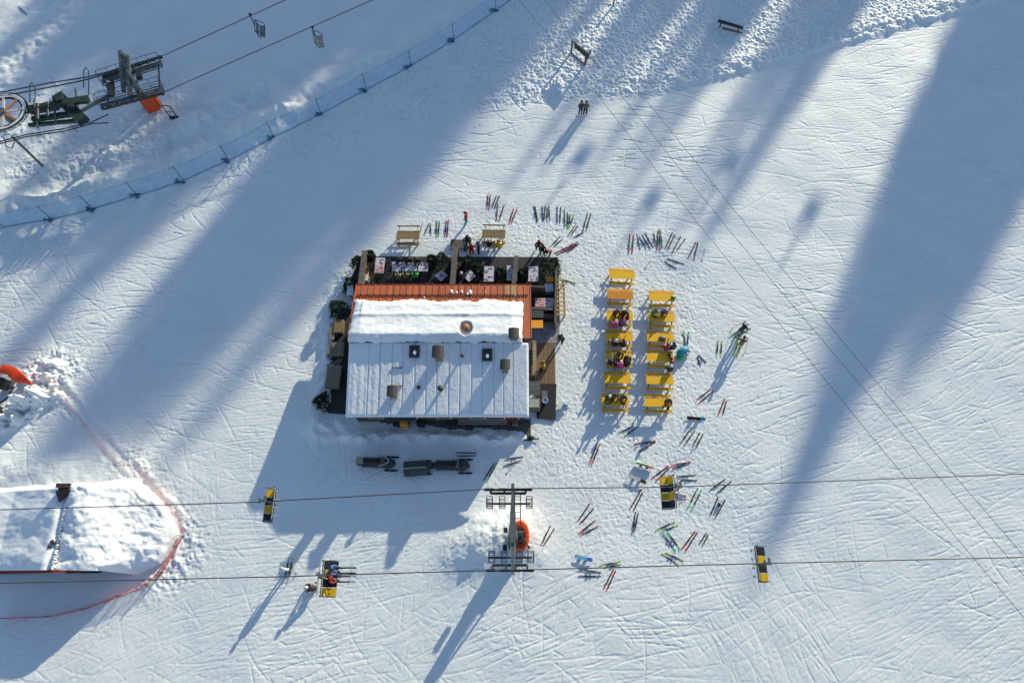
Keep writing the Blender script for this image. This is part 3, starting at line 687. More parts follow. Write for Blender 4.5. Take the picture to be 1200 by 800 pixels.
while c_ < 40:
    c_ += rt.uniform(4, 8); THIN.append((c_, rt.uniform(.2, .5), rt.uniform(5, 50)))
TIPS += [(x_, y_, 201, 1.0) for x_, y_ in ((-60,160),(-10,150),(20,120),(60,110),(30,60),(90,80),(-20,80),(130,40),(5,190),(60,165),(100,150))]
TIPS += [(10,590,201,.8),(45,575,201,.8),(80,590,201,.7),(120,575,201,.7),(150,590,201,.8),(-25,600,201,.9)]
TIPS += [(x_+d_, y_+e_, 175, .75) for x_, y_ in ((15,330),(50,300),(85,340),(30,390),(80,410),(10,460),(120,390),(115,265),(50,255)) for d_, e_ in ((0,0),(14,18))]
for tx_, ty_, k_, w_ in TIPS:
    if tx_ < 720 and w_ > .6:      # the left hand stand is looser and lets thin streaks of light through
        tx_ += rt.uniform(-9, 9); ty_ += rt.uniform(-10, 10); w_ *= .78 if tx_ < 430 else (.42 if ty_ > 105 else .8)
    elif tx_ > 840 and w_ > .8: w_ *= .8
    c_s, a_s = sunframe(tx_, ty_)
    if k_ == 201: w_ /= .78
    elif any(abs(c_s-g[0]) < g[3] and a_s < g[1] for g in GAPS): continue
    if k_ != 201 and tx_ < 720 and any(abs(c_s-g[0]) < g[1] and a_s < g[2]+25 for g in THIN): continue
    if tx_ < 480 and np.interp(tx_, fx_, fy_)-ty_ > -25 and rt.random() < .08: continue
    q_ = P(tx_, ty_); px_, py_ = img(q_.x-math.sin(AZ)*2.2, q_.y-math.cos(AZ)*2.2)
    spruce(px_, py_, k_, w_*1.12)
# ------------------------------------------------------------------ chairlift with the central pylon
ZC, ZSEAT = 9.0, 6.4
cabU = [(-160,602.5),(0,597),(300,588),(567,573),(625,572),(785,570.5),(1200,555),(1400,547)]
cabL = [(-160,687),(0,683),(340,675),(570,668),(627,667),(885,660),(1200,652.5),(1400,647)]
def cable(pts, z, r, name, label, m, zs=None):
    w = [P(p[0], p[1], z if zs is None else zs[i]) for i, p in enumerate(pts)]
    o = MB().path(w, r, 6).build(name, m); return tag(o, label, 'cable')
cable(cabU, ZC, .034, 'lift_cable', 'upper steel haul cable of the chairlift crossing the picture at the pylon', CABLE)
cable(cabL, ZC, .034, 'lift_cable', 'lower steel haul cable of the chairlift crossing the picture at the pylon', CABLE)
tb = P(606, 634); ttop = Vector((P(597.5, 570, ZC).x*.5+P(597.5, 668, ZC).x*.5, 0, 0))
ya, yb = P(597, 566, ZC).y, P(598, 672, ZC).y; ym = (ya+yb)/2; xm = P(597.5, 619, ZC).x+.18
tw = thing('lift_pylon', 'grey T shaped chairlift pylon with an orange padded foot', 'lift pylon', (xm, ym, 0))
gzt = 0
mb = MB().tube((0,0,-.2), (0,0,ZC-.45), .42, 16, .24)
mast = mb.build('mast', STEEL, tw)
mb = MB(); mb.bar((0, yb-ym, ZC-.15), (0, 0, ZC-.3), .2, .32).bar((0, 0, ZC-.3), (0, ya-ym, ZC-.15), .2, .32)
mb.add([(-.1,-1.9,ZC-.4),(.1,-1.9,ZC-.4),(.22,0,ZC-1.3),(-.22,0,ZC-1.3),(.1,1.9,ZC-.4),(-.1,1.9,ZC-.4)], [(0,1,2,3),(3,2,4,5)])
mb.bar((0, -.9, ZC-.2), (0, .9, ZC-.2), .36, .42)
mb.build('crossarm', STEEL, tw)
mb = MB(); 
for k in range(22):
    z = .5+k*.36
    if z < ZC-1: mb.bar((-.25,-.5,z), (.25,-.5,z), .03, .03)
for s in (-1,1): mb.bar((s*.25,-.5,.3), (s*.25,-.42,ZC-.6), .04, .04)
mb.build('ladder', DARK, tw)
mb = MB().box((.62,.1,.9), (.4,.5,1.5)).box((-.55,-.5,1.3), (.3,.4,.5)).box((-.5,.6,2.4), (.28,.3,.5)).bar((.3,.55,4.2),(1.2,-.4,.3),.12,.12).bar((.3,.2,5),(.95,.7,.5),.1,.1)
mb.build('control_box', DARK, tw)
# padded foot: open tube of foam segments
mb = MB()
cx, cy = P(606,629).x-xm+.22, P(606,629).y-ym
for i in range(15):
    a = R(-125+i*17); b = R(-125+(i+1)*17-2)
    ring = []
    for rr, z in ((.86,.05),(.86,1.2),(.76,1.38),(.5,1.38),(.38,1.25),(.38,.05)):
        for t in (a, b): ring.append((cx+rr*.78*math.cos(t), cy+rr*math.sin(t)*1.25, z))
    mb.add(ring, [(2*j, 2*j+1, (2*j+3)%12, (2*j+2)%12) for j in range(6)]+[tuple(range(0,12,2))[::-1], tuple(range(1,12,2))], 0, False)
mb.build('foam_padding', ORANGE, tw)
def lift_line(side, pxl, pxr, py, pyb, pyp):
    c = P((pxl+pxr)/2, py, ZC); y = c.y-ym; x0_, x1_ = P(pxl,py,ZC).x-xm, P(pxr,py,ZC).x-xm; yb_ = P(600,pyb,ZC-.3).y-ym
    L = x1_-x0_
    a = MB().bar((x0_+L*.14, yb_, ZC-.25), (x0_+L*.86, yb_, ZC-.25), .14, .22)
    for f in (.02,.3,.55,.8):
        a.bar((x0_+L*f, y, ZC-.12), (x0_+L*(f+.18), y, ZC-.12), .16, .2)
    for f in (.14,.42,.62,.86): a.bar((x0_+L*f, yb_-.03, ZC-.2), (x0_+L*f, y+.06*side, ZC-.1), .12, .16)
    asm = a.build('sheave_frame', DARK, tw)
    wm = cached('sheave', lambda: MB().tube((0,-.05,0), (0,.05,0), .2, 14).mesh('sheave', BLACK))
    for i in range(8): inst('sheave', wm, asm, (x0_+L*(i+.5)/8, y, ZC-.235))
    yp = P(600,pyp,ZC-1.2).y-ym; z = ZC-1.2
    pl = MB().bar((x0_+.1, yp, z), (x1_-.1, yp, z), .12, .1).bar((0,0,ZC-1.2),(0,yp,z),.1,.1).build('service_platform', DARK, tw)
    for f in (.04,.3,.62,.86):
        cgx = x0_+.05+L*f; w = .36; hh = .55
        cg = MB(); ys = (-.3, .3)
        if side > 0 and f == .62: ys = (-1.5, .45)
        for zz in (z, z+1.0):
            cg.path([(cgx,yp+ys[0],zz),(cgx+w,yp+ys[0],zz),(cgx+w,yp+ys[1],zz),(cgx,yp+ys[1],zz),(cgx,yp+ys[0],zz)], .024, 5)
        for a_ in (cgx, cgx+w):
            for b_ in ys: cg.tube((a_,yp+b_,z), (a_,yp+b_,z+1), .02, 5)
        for q in range(5): cg.bar((cgx, yp+ys[0]+(ys[1]-ys[0])*(q+.5)/5, z+.01), (cgx+w, yp+ys[0]+(ys[1]-ys[0])*(q+.5)/5, z+.01), .03, .02)
        cg.build('railing_cage', DARK, pl)
lift_line(1, 567, 624, 573, 578, 590)
lift_line(-1, 569, 626, 668, 662, 653)
# chairs: travel direction +1 right, -1 left
def lift_chair(px, py, cpx, cpy, dr, label, tilt=0.0, rot=0):
    g = P(cpx, cpy, ZC); s = P(px, py, ZSEAT)
    t = thing('lift_chair', label, 'chairlift chair', (s.x, s.y, 0), rot, 'four seat chairs of the chairlift'); z = ZSEAT
    M = lambda x, y, zz: (x*dr, y, zz)
    cols = [CHAIRYEL, CHAIRBLK, CHAIRYEL, CHAIRBLK]
    if dr > 0: cols = cols[::-1]
    for i in range(4):
        y = .78-i*.52
        mb = MB().box(M(.22, y, z), (.5, .48, .09)).box(M(.44, y, z-.01), (.08, .46, .1)); mb.build('seat', cols[i], t)
        MB().box(M(-.13, y, z+.33), (.1, .48, .6), 0, Matrix.Rotation(-.28*dr, 3, 'Y')).build('backrest', cols[i], t)
    f = MB(); 
    for y in (-1.06, 1.06):
        f.path([M(.46,y,z-.08), M(-.1,y,z-.08), M(-.3,y,z+.7), M(-.28,y,z+1.0)], .03, 6)
        f.path([M(-.2,y,z+.4), M(.1,y,z+.62), M(.42,y,z+.5)], .024, 6)
    for x, zz in ((.46,-.08),(-.1,-.08),(-.3,.68)): f.tube(M(x,-1.06,z+zz), M(x,1.06,z+zz), .03, 6)
    f.tube(M(-.3,0,z+.0), M(-.3,0,z+.7), .03)
    f.build('frame', DARK, t)
    sb = MB().tube(M(-.42,-1.0,z+1.05), M(-.42,1.0,z+1.05), .035, 8)
    for y in (-.78,-.26,.26,.78): sb.tube(M(-.42,y,z+1.05), M(-.62,y,z+.75), .02).box(M(-.62,y,z+.75), (.12,.16,.05))
    sb.build('safety_bar', mat('pale_tube', (.42,.42,.42), .4, .4), t)
    gx_, gy_ = g.x-s.x, g.y-s.y
    h = MB().path([(-.3*dr,0,z+.7), (-.38*dr, gy_*.3, z+1.2), (gx_, gy_, ZC-.06)], .05, 8)
    h.build('hanger_arm', DARK, t)
    MB().box((gx_, gy_, ZC+.02), (.34,.16,.2)).box((gx_+.1, gy_+.16, ZC-.02), (.12,.34,.12)).tube((gx_-.2,gy_-.14,ZC+.05),(gx_-.2,gy_+.2,ZC+.05),.07).build('cable_grip', STEEL, t)
    return t
lift_chair(319, 592, 308, 586.5, -1, 'empty yellow and black chair on the upper cable, in the shade left of the pylon')
lift_chair(783, 577, 796, 570, -1, 'empty yellow and black chair on the upper cable above the scattered skis', )
ch_r = lift_chair(386, 678, 378, 674, 1, 'yellow and black chair on the lower cable carrying two riders')
lift_chair(889, 661, 900, 660, 1, 'empty yellow and black chair on the lower cable at the right')
# ------------------------------------------------------------------ power lines high above the right half
for i, (pts, lb) in enumerate(((((560,-60),(608,0),(707,120),(822,267),(1040,534),(1198,721),(1290,830)), 'thin power wire running diagonally across the slope, lowest of the three wires'),
        (((590,-60),(638,0),(733,118),(852,267),(1079,534),(1198,672),(1330,826)), 'thin power wire running diagonally across the slope, middle of the three wires'),
        (((612,-60),(663,0),(755,115),(877,267),(1099,534),(1198,649),(1350,826)), 'thin power wire running diagonally across the slope, upper right of the three wires'))):
    tag(MB().path([P(a, b, 14) for a, b in pts], .0145, 5).build('power_wire', WIRE), lb, 'wire', 'diagonal power wires')
# ------------------------------------------------------------------ the lift station in the upper left corner
st = thing('lift_station', 'green and grey chairlift terminal with a large white rimmed bull wheel', 'lift station', P(90, 150))
so = st.location.copy()
def S(px, py, z): return P(px, py, z)-so
zb = 4.6
c = S(4, 132, zb+.1)
bw = MB(); n = 40; rr = 1.95
for a, b, h, rad in ((0,0,.05,rr),):
    for i in range(n):
        t0, t1 = 2*math.pi*i/n, 2*math.pi*(i+1)/n
        for r0, r1, hh, mi in ((1.66,1.95,.09,0),(1.95,2.05,.16,1),(1.5,1.66,.05,1)):
            q = []
            for z in (-hh, hh):
                for r_, t in ((r0,t0),(r1,t0),(r1,t1),(r0,t1)): q.append((c.x+r_*math.cos(t), c.y+r_*math.sin(t), c.z+z))
            bw.add(q, [(3,2,1,0),(4,5,6,7),(0,1,5,4),(2,3,7,6)], mi)
wheel = bw.build('bull_wheel', [WHITE, DARK], st)
SP = mat('spoke_orange', (.5,.2,.08), .6); SPW = mat('spoke_pale', (.6,.5,.45), .6)
for k in range(8):
    a = 2*math.pi*k/8+.25; MB().bar(c+Vector((math.cos(a)*.2, math.sin(a)*.2, .02)), c+Vector((math.cos(a)*1.6, math.sin(a)*1.6, .02)), .2, .1).build('spoke', SP if k%2 else SPW, wheel)
MB().tube(c-Vector((0,0,1.2)), c+Vector((0,0,.3)), .3, 14).build('hub', STEEL, wheel)
for k in range(12):
    a = 2*math.pi*k/12; 
for dz, off in ((.15,0),(.15,5)):
    gd = MB().path([S(-30,112+off,zb+dz), S(8,107+off,zb+dz), S(60,97+off,zb+dz), S(100,91+off*.6,zb+dz), S(128,84+off*.3,zb+dz), S(140,80,zb+dz)], .055, 6); gd.build('guide_rail', DARK, st)
    gd = MB().path([S(-30,172+off*.5,zb+dz), S(0,166+off*.5,zb+dz), S(30,158+off*.5,zb+dz), S(75,151+off*.6,zb+dz), S(108,143+off*.4,zb+dz), S(127,134+off*2,zb+dz)], .05, 6); gd.build('guide_rail', DARK, st)
def strut(mb, px, py, z, r=.07): 
    q = S(px, py, z); mb.tube((q.x,q.y,-.3), q, r, 8)
hp = MB()
for px, py in ((38,112),(101,95)):
    a, b = S(px-3,py+8,zb-.3), S(px+3,py+8,zb-.3); hp.path([a, S(px-3,py-12,zb+1.3), S(px,py-16,zb+1.4), S(px+3,py-12,zb+1.3), b], .05, 6); hp.tube(b, S(px+2,py+30,zb-.5), .05, 6)
hp.bar(S(92,132,zb-.3), S(126,113,zb-.2), .2, .25)
for q_ in ((40,118,44,150),(62,112,66,146),(88,104,94,138)): hp.bar(S(q_[0],q_[1],zb+.1), S(q_[2],q_[3],zb), .12, .14)
hp.path([S(2,160,zb),S(6,164,zb-.5),S(7,172,zb-1.2),S(14,174,zb-1.4),S(18,164,zb)], .05, 6); strut(hp, 14, 160, zb, .11)
hp.build('support_frame', PAINTGREY, st)
gm = MB()
gm.bar(S(30,129,zb-.2), S(104,116,zb-.2), .45, .5).bar(S(38,140,zb-.3), S(96,132,zb-.3), .38, .4).bar(S(34,147,zb-.4), S(96,141,zb-.4), .25, .3)
gm.build('machinery_beam', GREEN, st)
cb = MB().tube(S(44,122,zb+.3),S(44,140,zb+.3),.16,10).tube(S(56,120,zb+.3),S(56,136,zb+.3),.12,10).box(S(84,124,zb+.6),(.5,.5,.4)).bar(S(36,134,zb+.25),S(70,128,zb+.25),.1,.1).path([S(40,126,zb+.4),S(66,121,zb+.5),S(98,118,zb+.5)],.04)
cb.build('gear_unit', DARK, st)
mh = MB().bar(S(68,113,zb+.1), S(98,142,zb+.1), .95, .6).bar(S(66,116,zb+.45), S(74,114,zb+.45), .8, .35).bar(S(74,120,zb+.6), S(104,117,zb+.6), .6, .3)
mh.build('motor_housing', mat('housing_green', (.02,.036,.026), .6), st)
# portal mast with the two loading platforms
pm = MB(); b0_ = S(176,122,0); 
pm.tube((b0_.x-.25,b0_.y,-.2), S(150,88,4.6), .32, 12, .26)
pm.build('mast', PAINTGREY, st)
pt = MB(); q0, q1 = S(141,60,5.4), S(153,112,4.6)
pt.bar(q0, S(145,108,4.6), .3, .3).bar(S(147,64,5.3), q1, .28, .3).bar(S(151,66,5.4), S(152,112,4.6), .22, .3).bar(S(141,62,5.4), S(152,68,5.3), .25, .25).bar(S(148,80,5.2), S(167,110,4.6), .24, .3).bar(S(125,97,4.8), S(131,97,4.6), .2, .3)
pt.bar(S(144,96,4.7), S(153,96,4.7), .6, .5)
pt.build('portal_arm', PAINTGREY, st)
def platform(a, b, w):
    mb = MB().bar(S(*a,4.3), S(*b,4.3), w*.4, .12)
    A, B = S(*a,4.3), S(*b,4.3); d = (B-A).normalized(); s = Vector((-d.y,d.x,0))
    for k in range(9): mb.bar(A+(B-A)*(k/8)-s*w/2, A+(B-A)*(k/8)+s*w/2, .05, .05)
    for sg in (-1,1): mb.bar(A+s*sg*w/2, B+s*sg*w/2, .06, .08)
    o = mb.build('platform', PAINTGREY, st)
    rb = MB(); u = Vector((0,0,1))
    for sg in (-1,1):
        for hgt in (.55,1.05): rb.tube(A+s*sg*w/2+u*hgt, B+s*sg*w/2+u*hgt, .025, 5)
        for k in range(7): q = A+(B-A)*(k/6)+s*sg*w/2; rb.tube(q, q+u*1.05, .022, 5)
    for e in (A,B):
        for hgt in (.55,1.05): rb.tube(e-s*w/2+u*hgt, e+s*w/2+u*hgt, .025, 5)
    rb.build('railing', DARK, o)
platform((120,97),(190,75),.75); platform((118,124),(192,104),.85)
pb = MB()
for f in range(9):
    for (a,b) in (((122,90),(188,67)),((122,127),(190,110))):
        x = a[0]+(b[0]-a[0])*f/8; y = a[1]+(b[1]-a[1])*f/8; pb.tube(S(x,y,4.55)-Vector((0,.05,0)), S(x,y,4.55)+Vector((0,.05,0)), .19, 12)
pb.bar(S(120,91,4.35), S(190,66,4.35), .16, .2).bar(S(120,128,4.35), S(192,109,4.35), .16, .2)
for px, py, qx, qy in ((126,95,127,124),(186,76,187,103),(160,84,162,112),(124,100,131,112),(133,98,134,112)): pb.bar(S(px,py,4.5), S(qx,qy,4.5), .09, .12)
pb.bar(S(130,96,4.6),S(130,113,4.6),.5,.3).bar(S(163,86,4.7),S(164,92,4.7),.4,.4)
pb.build('sheave_train', DARK, st)
om = MB(); pa, pb_ = P(174,133)-so, P(188,128)-so
om.bar(pa+Vector((0,0,.9)), pb_+Vector((0,0,.9)), .22, 1.75).bar(pb_+Vector((.02,.12,.9)), pb_+Vector((-.15,.75,.9)), .2, 1.7)
om.build('foam_padding', ORANGE, st)
cable([(128,84),(190,66),(335,0),(600,-125)], 0, .034, 'lift_cable', 'upper cable leaving the lift station at the top left', CABLE, [4.75,4.75,5.2,7])
cable([(128,127),(195,107),(437,0),(660,-105)], 0, .034, 'lift_cable', 'lower cable leaving the lift station at the top left', CABLE, [4.75,4.75,5.4,7])
t = thing('barrier_gate', 'small grey tubular gate on the snow right of the orange mat', 'gate', G0(204,138))
MB().path([(-.35,0,0),(-.45,.1,1.6),(.35,.0,1.6),(.3,0,0)], .045, 6).path([(-.4,.05,.8),(.32,0,.8)], .03, 6).build('tube_frame', DARK, t)
MB().box((0,0,.03),(.8,.4,.06)).build('base_plate', DARK, t); MB().path([(-.35,0,.1),(.32,0,1.5)], .03, 6).build('brace', DARK, t)
def double_chair(px, py, cpx, cpy, zc, ang, label):
    g, s = P(cpx, cpy, zc), P(px, py, zc-2.0)
    t = thing('double_chair', label, 'chairlift chair', (s.x, s.y, 0), ang, 'empty double chairs'); z = zc-2.0
    Mi = Matrix.Rotation(-ang, 3, 'Z'); gl = Mi @ Vector((g.x-s.x, g.y-s.y, 0))
    for k in range(4): MB().box((.08+k*.13, 0, z), (.1, 1.25, .04)).build('seat_slat', PAINTGREY, t)
    for k in range(3): MB().box((-.03-k*.04, 0, z+.2+k*.16), (.04, 1.25, .12)).build('back_slat', PAINTGREY, t)
    f = MB()
    for y in (-.68,.68): f.path([(.5,y,z-.05),(0,y,z-.05),(-.18,y,z+.75),(.2,y,z+.5),(.5,y,z+.25),(.5,y,z-.05)], .035, 6)
    f.tube((.5,-.68,z-.05),(.5,.68,z-.05),.03).tube((-.18,-.68,z+.75),(-.18,.68,z+.75),.035)
    f.build('frame', DARK, t)
    MB().path([(-.18,0,z+.75), (gl.x*.5-.1, gl.y*.5, z+1.3), (gl.x, gl.y, zc-.05)], .05, 6).build('hanger_arm', DARK, t)
    MB().box((gl.x, gl.y, zc), (.22,.14,.18)).build('cable_grip', DARK, t)
double_chair(304, 37, 293, 17, 5.1, R(8), 'empty grey double chair on the upper cable at top left')
double_chair(372, 49, 366, 32, 5.2, R(12), 'empty grey double chair on the lower cable at top left')
far_g = []
for bx, by, Ls in ((762,236,70),(856,192,62),(951,246,72),(682,182,60)):
    q = P(bx, by); zs = Ls*math.tan(EL); sx, sy = q.x+math.sin(AZ)*Ls, q.y+math.cos(AZ)*Ls
    a_ = img(sx, sy, zs); b_ = img(sx-.15, sy-.1, zs+2.0)
    t = thing('double_chair', 'double chair of a neighbouring lift beyond the upper edge of the picture', 'chairlift chair', (sx, sy, 0), -AZ, 'empty double chairs')
    MB().box((0,.2,zs-.35),(1.1,.5,.1)).build('seat', PAINTGREY, t); MB().box((0,-.08,zs+.05),(1.1,.08,.6)).build('backrest', PAINTGREY, t)
    MB().path([(-.75,.5,zs-.4),(-.75,-.1,zs-.4),(-.7,-.15,zs+.4),(-.35,-.15,zs+.8),(.35,-.15,zs+.8),(.7,-.15,zs+.4),(.75,-.1,zs-.4),(.75,.5,zs-.4)], .06, 6).build('frame', DARK, t)
    MB().path([(0,-.15,zs+.7),(0,-.2,zs+2.0)], .11, 6).build('hanger_arm', DARK, t)
    far_g.append(Vector((sx-.15, sy-.1, zs+2.0)))
for k, (i0, i1) in enumerate(((0,2),(3,1))):
    a_, b_ = far_g[i0], far_g[i1]; d_ = (b_-a_)
    tag(MB().path([a_-d_*3, a_, b_, b_+d_*3], .03, 6).build('lift_cable', CABLE), ('lower' if k == 0 else 'upper')+' cable of the neighbouring lift beyond the upper edge of the picture', 'cable')
# ------------------------------------------------------------------ nets
def net_fence(name, bases, h, label, cat, netm, postm, sag=.0, lean=(0,0)):
    pts = [G0(*b) for b in bases]; t = thing(name, label, cat, pts[0]); o = pts[0]
    mb = MB(); k = 6
    vs = []; 
    for a, b in zip(pts[:-1], pts[1:]):
        for i in range(k):
            f = i/k; q = a+(b-a)*f; q.z = gz(q.x, q.y); sg = sag*4*f*(1-f)
            vs.append((q-o+Vector((0,0,-.05)), q-o+Vector((lean[0],lean[1],h-sg))))
    vs.append((pts[-1]-o, pts[-1]-o+Vector((lean[0],lean[1],h))))
    allv = [v for p in vs for v in p]
    mb.add(allv, [(2*i, 2*i+2, 2*i+3, 2*i+1) for i in range(len(vs)-1)]); mb.build('net', netm, t)
    MB().path([v[0]+Vector((0,0,.08)) for v in vs], .025, 5).build('rope', ROPE if netm is NETB else netm, t); MB().path([v[1] for v in vs], .012, 5).build('rope', ROPE if netm is NETB else netm, t)
    pm = cached(('post',h,postm.name), lambda: MB().tube((0,0,-.2),(0,0,h+.12),.028,6).mesh('post', postm))
    for p in pts: inst('post', pm, t, p-o)
    return t, pts, o
t, pts, o = net_fence('blue_net_fence', [(-60,285),(6,267),(62,258),(110,246),(162,230),(216,213),(269,189),(322,163),(377,135),(430,107),(482,79),(532,48),(581,13),(640,-30)], 2.0,
   'long translucent blue safety net on dark posts along the snow bank', 'net fence', NETB, DARK, .08)
gm_ = MB()
for p in pts[2:]: 
    for k in range(5): q = p-o+Vector((random.uniform(-.6,.1), random.uniform(-.3,.15), .08)); gm_.ball(q, .17, 0, 7, 5, (1.2,.7,.6))
gm_.build('gathered_net', mat('folded_blue_net', (.04,.12,.22), .8, 0, .4, 6), t)
net_fence('red_net_fence', [(8,724),(60,722),(100,713),(140,698),(172,685),(190,670),(207,640),(214,628)], .65, 'red safety net curving below the snow covered hut', 'net fence', NETR, DARK, .06)
NETR2 = net_mat('faint_red_net', (.7,.25,.2), .16, 1.5)
net_fence('red_net_fence', [(62,445),(80,470),(100,498),(125,527),(148,547),(166,553),(190,580),(208,606),(216,626)], .8, 'faint red net half buried along the furrow above the snow covered hut', 'net fence', NETR2, NETR2, .1)
t = thing('bent_pole', 'bent dark marker pole stuck in the snow above the hut', 'pole', G0(139,556)); MB().path([(0,0,-.1),(.35,.5,.3),(-.1,.62,.5),(.6,.8,.6)], .018, 5).build('pole', DARK, t)
# ------------------------------------------------------------------ the hut buried in snow, bottom left
hut = thing('snow_buried_hut', 'hut buried under thick snow with a dark red eave', 'hut', (0,0,0))
hxs = [-120,-60,0,57,90,115,150,185,206]
hs_ = [668,668,668,667.5,668,668,672,660,628]
hn_ = [572,570,567,562,559,557,556,585,618]
xr = P(57,667,2.9).x; xr2 = P(78,574,2.9).x; xE = P(212,640,0).x; xW = P(-120,620,2).x
def hut_z(x, yy, t):
    r = xr+(xr2-xr)*t
    if x > r: f = min(1, (x-r)/(xE-r)); z = 2.75*(1-f**1.25)*(1-.12*math.sin(f*9+yy*.4))
    else: z = max(1.15, 2.75-.33*(r-x))
    z -= .34*math.exp(-((x-r+.25)/.3)**2)
    return z
def hut_fn(u, v):
    px = -120+326*u; z = 2.0
    ps, pn = np.interp(px, hxs, hs_), np.interp(px, hxs, hn_)
    py = ps+(pn-ps)*v
    for _ in range(4): w = P(px, py, z); z = max(0, hut_z(w.x, w.y, v))
    if px > 115 : z *= min(1, (v+.02)*(4+14*max(0,(150-px)/35)))**.6
    fade = 1-sstep(.9, 1.0, np.float64(v)); z = z*float(.25+.75*fade) if v > .9 else z
    lump = (.13*fbm(w.x*.7, w.y*.7)+.1*fbm(w.x*1.7, w.y*1.7, 5)*(.4+u)) if w.x > xr else (.1*math.sin(w.y*2.1+fbm(w.x*.3, w.y*.3)*2.5)*(.6+.4*fbm(w.x*.2,3))+.04*fbm(w.x*.8, w.y*1.6, 3))
    edge = min(1, (1-u)*14)*min(1, v*9+.35)
    return (w.x, w.y, max(-.1, z)+lump*edge+.05*edge-.2*(1-min(1,(1-u)*20)))
grid_slab('snow_cover', hut_fn, 230, 90, hut, ROOFSNOW, .45)
eL, eR = P(-115,669,2.0), P(118,669,1.6)
mb = MB(); yy = eL.y-.02
mb.bar((eL.x,yy,.8),(xr-4.8,yy,.8),.2,.3).bar((xr-4.8,yy,.8),(xr,yy,2.36),.2,.3).bar((xr,yy,2.36),(P(95,669,1.9).x,yy,1.95),.2,.3)
mb.build('eave_board', REDPAINT, hut)
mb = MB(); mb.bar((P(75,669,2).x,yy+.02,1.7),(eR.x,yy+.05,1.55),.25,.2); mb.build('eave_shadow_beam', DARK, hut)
yw = yy+.45; mb = MB(); mb.add([(eL.x,yw,-.2),(eR.x-.5,yw,-.2),(eR.x-.5,yw,1.2),(xr,yw,2.1),(xr-4.8,yw,.62),(eL.x,yw,.62),(eL.x,yw+.2,-.2),(eR.x-.5,yw+.2,-.2),(eR.x-.5,yw+.2,1.2),(xr,yw+.2,2.1),(xr-4.8,yw+.2,.62),(eL.x,yw+.2,.62)], [(0,1,2,3,4,5),(11,10,9,8,7,6),(0,5,11,6),(1,7,8,2)])
mb.build('wall', WALLM, hut)
p = P(77,571,2.6); mb = MB().box((p.x,p.y,2.45),(.7,.5,.8)).box((p.x-.05,p.y+.1,2.87),(1.0,.3,.08))
mb.add([(p.x-.5,p.y-.28,2.9),(p.x+.5,p.y-.28,2.9),(p.x-.2,p.y-1.0,2.7),(p.x-.5,p.y-.28,2.5),(p.x+.5,p.y-.28,2.5),(p.x-.2,p.y-1.0,2.5)],[(0,1,2),(5,4,3),(0,2,5,3),(1,4,5,2)])
mb.build('chimney', mat('brick_brown', (.06,.032,.025), .8, 0, .3, 6), hut)
for px, py in ((61,634),(63,636),(58,640)): q = P(px,py,2.5); MB().ball((q.x,q.y,2.5), .13, 0, 8, 5).build('ridge_bolt', DARK, hut)
# ------------------------------------------------------------------ orange snow gun at the left edge
p = G0(14, 447); t = thing('snow_gun', 'orange hooded snow machine at the left edge of the picture', 'snow machine', p, R(-12))
mb = MB(); hood = [(-14,436),(0,432.5),(8,429),(15,429.5),(21,432.5),(27,439),(32,446),(33,449),(24,446),(17,447),(13,443),(9,438.5),(0,437),(-14,440)]
Mi = Matrix.Rotation(R(12), 3, 'Z'); hp_ = [Mi @ (P(x, y, 1.3)-P(14,447,0)) for x, y in hood]; nh = len(hp_); cz = [1.5,1.62,1.66,1.6,1.5,1.25,.9,.6,.95,1.25,1.4,1.5,1.5,1.45]
inn = sum(hp_, Vector())/nh
top = [(q.x, q.y, z) for q, z in zip(hp_, cz)]; bot = [(q.x, q.y, z-.3 if i not in (6,7) else z-.12) for i, (q, z) in enumerate(zip(hp_, cz))]
mid = [((hp_[i].x+hp_[nh-1-i].x)/2, (hp_[i].y+hp_[nh-1-i].y)/2, (cz[i]+cz[nh-1-i])/2+.16*(1-i/8)) for i in range(7)]
k_ = len(mb.v); mb.add(top+mid, [(i, nh+i, nh+i+1, i+1) for i in range(6)]+[(nh+i, nh-1-i, nh-2-i, nh+i+1) for i in range(6)]+[(6, nh+6, 7)], 0, True)
mb.add(top+bot, [(i, (i+1)%nh, nh+(i+1)%nh, nh+i) for i in range(nh)])
mb.build('hood', mat('orange_shell', (.8,.07,.01), .4), t)
MB().box((-.6,-.45,.75),(1.7,.8,.9)).box((-1.3,-.7,.6),(.9,.9,.7)).bar((-1.8,-.9,1.0),(.2,-.8,.9),.1,.12).bar((-.4,-.9,.9),(-.2,-.2,1.3),.1,.1).build('engine', DARK, t)
MB().box((-.1,-.55,1.0),(.6,.5,.5)).box((-1.0,-.35,1.25),(.5,.3,.25)).build('engine_cover', GREEN, t)
MB().path([(-1.6,-.8,1.25),(-.9,-.75,1.3),(-.4,-.95,1.1)],.08).build('pipe', mat('pale_metal',(.5,.5,.52),.4,.5), t)
for s in (-1,1):
    for y in (-.5,.6): MB().tube((-.6+s*.9,y-.1,.25),(-.6+s*.9,y+.1,.25),.28,14).build('wheel', BLACK, t)
hs2 = [G0(13,459),G0(10,466),G0(4,470),G0(-4,475)]
tag(MB().path([a+Vector((0,0,.06)) for a in hs2], .05, 6).build('black_hose', BLACK), 'black hose trailing from the orange snow machine', 'hose')
t = thing('dark_pump', 'dark metal box half buried in snow below the orange snow machine', 'pump', G0(2,484)); MB().box((0,0,.35),(.9,.6,.6)).build('casing', DARK, t); MB().tube((0,0,.65),(0,0,.85),.18).build('cap', STEEL, t)
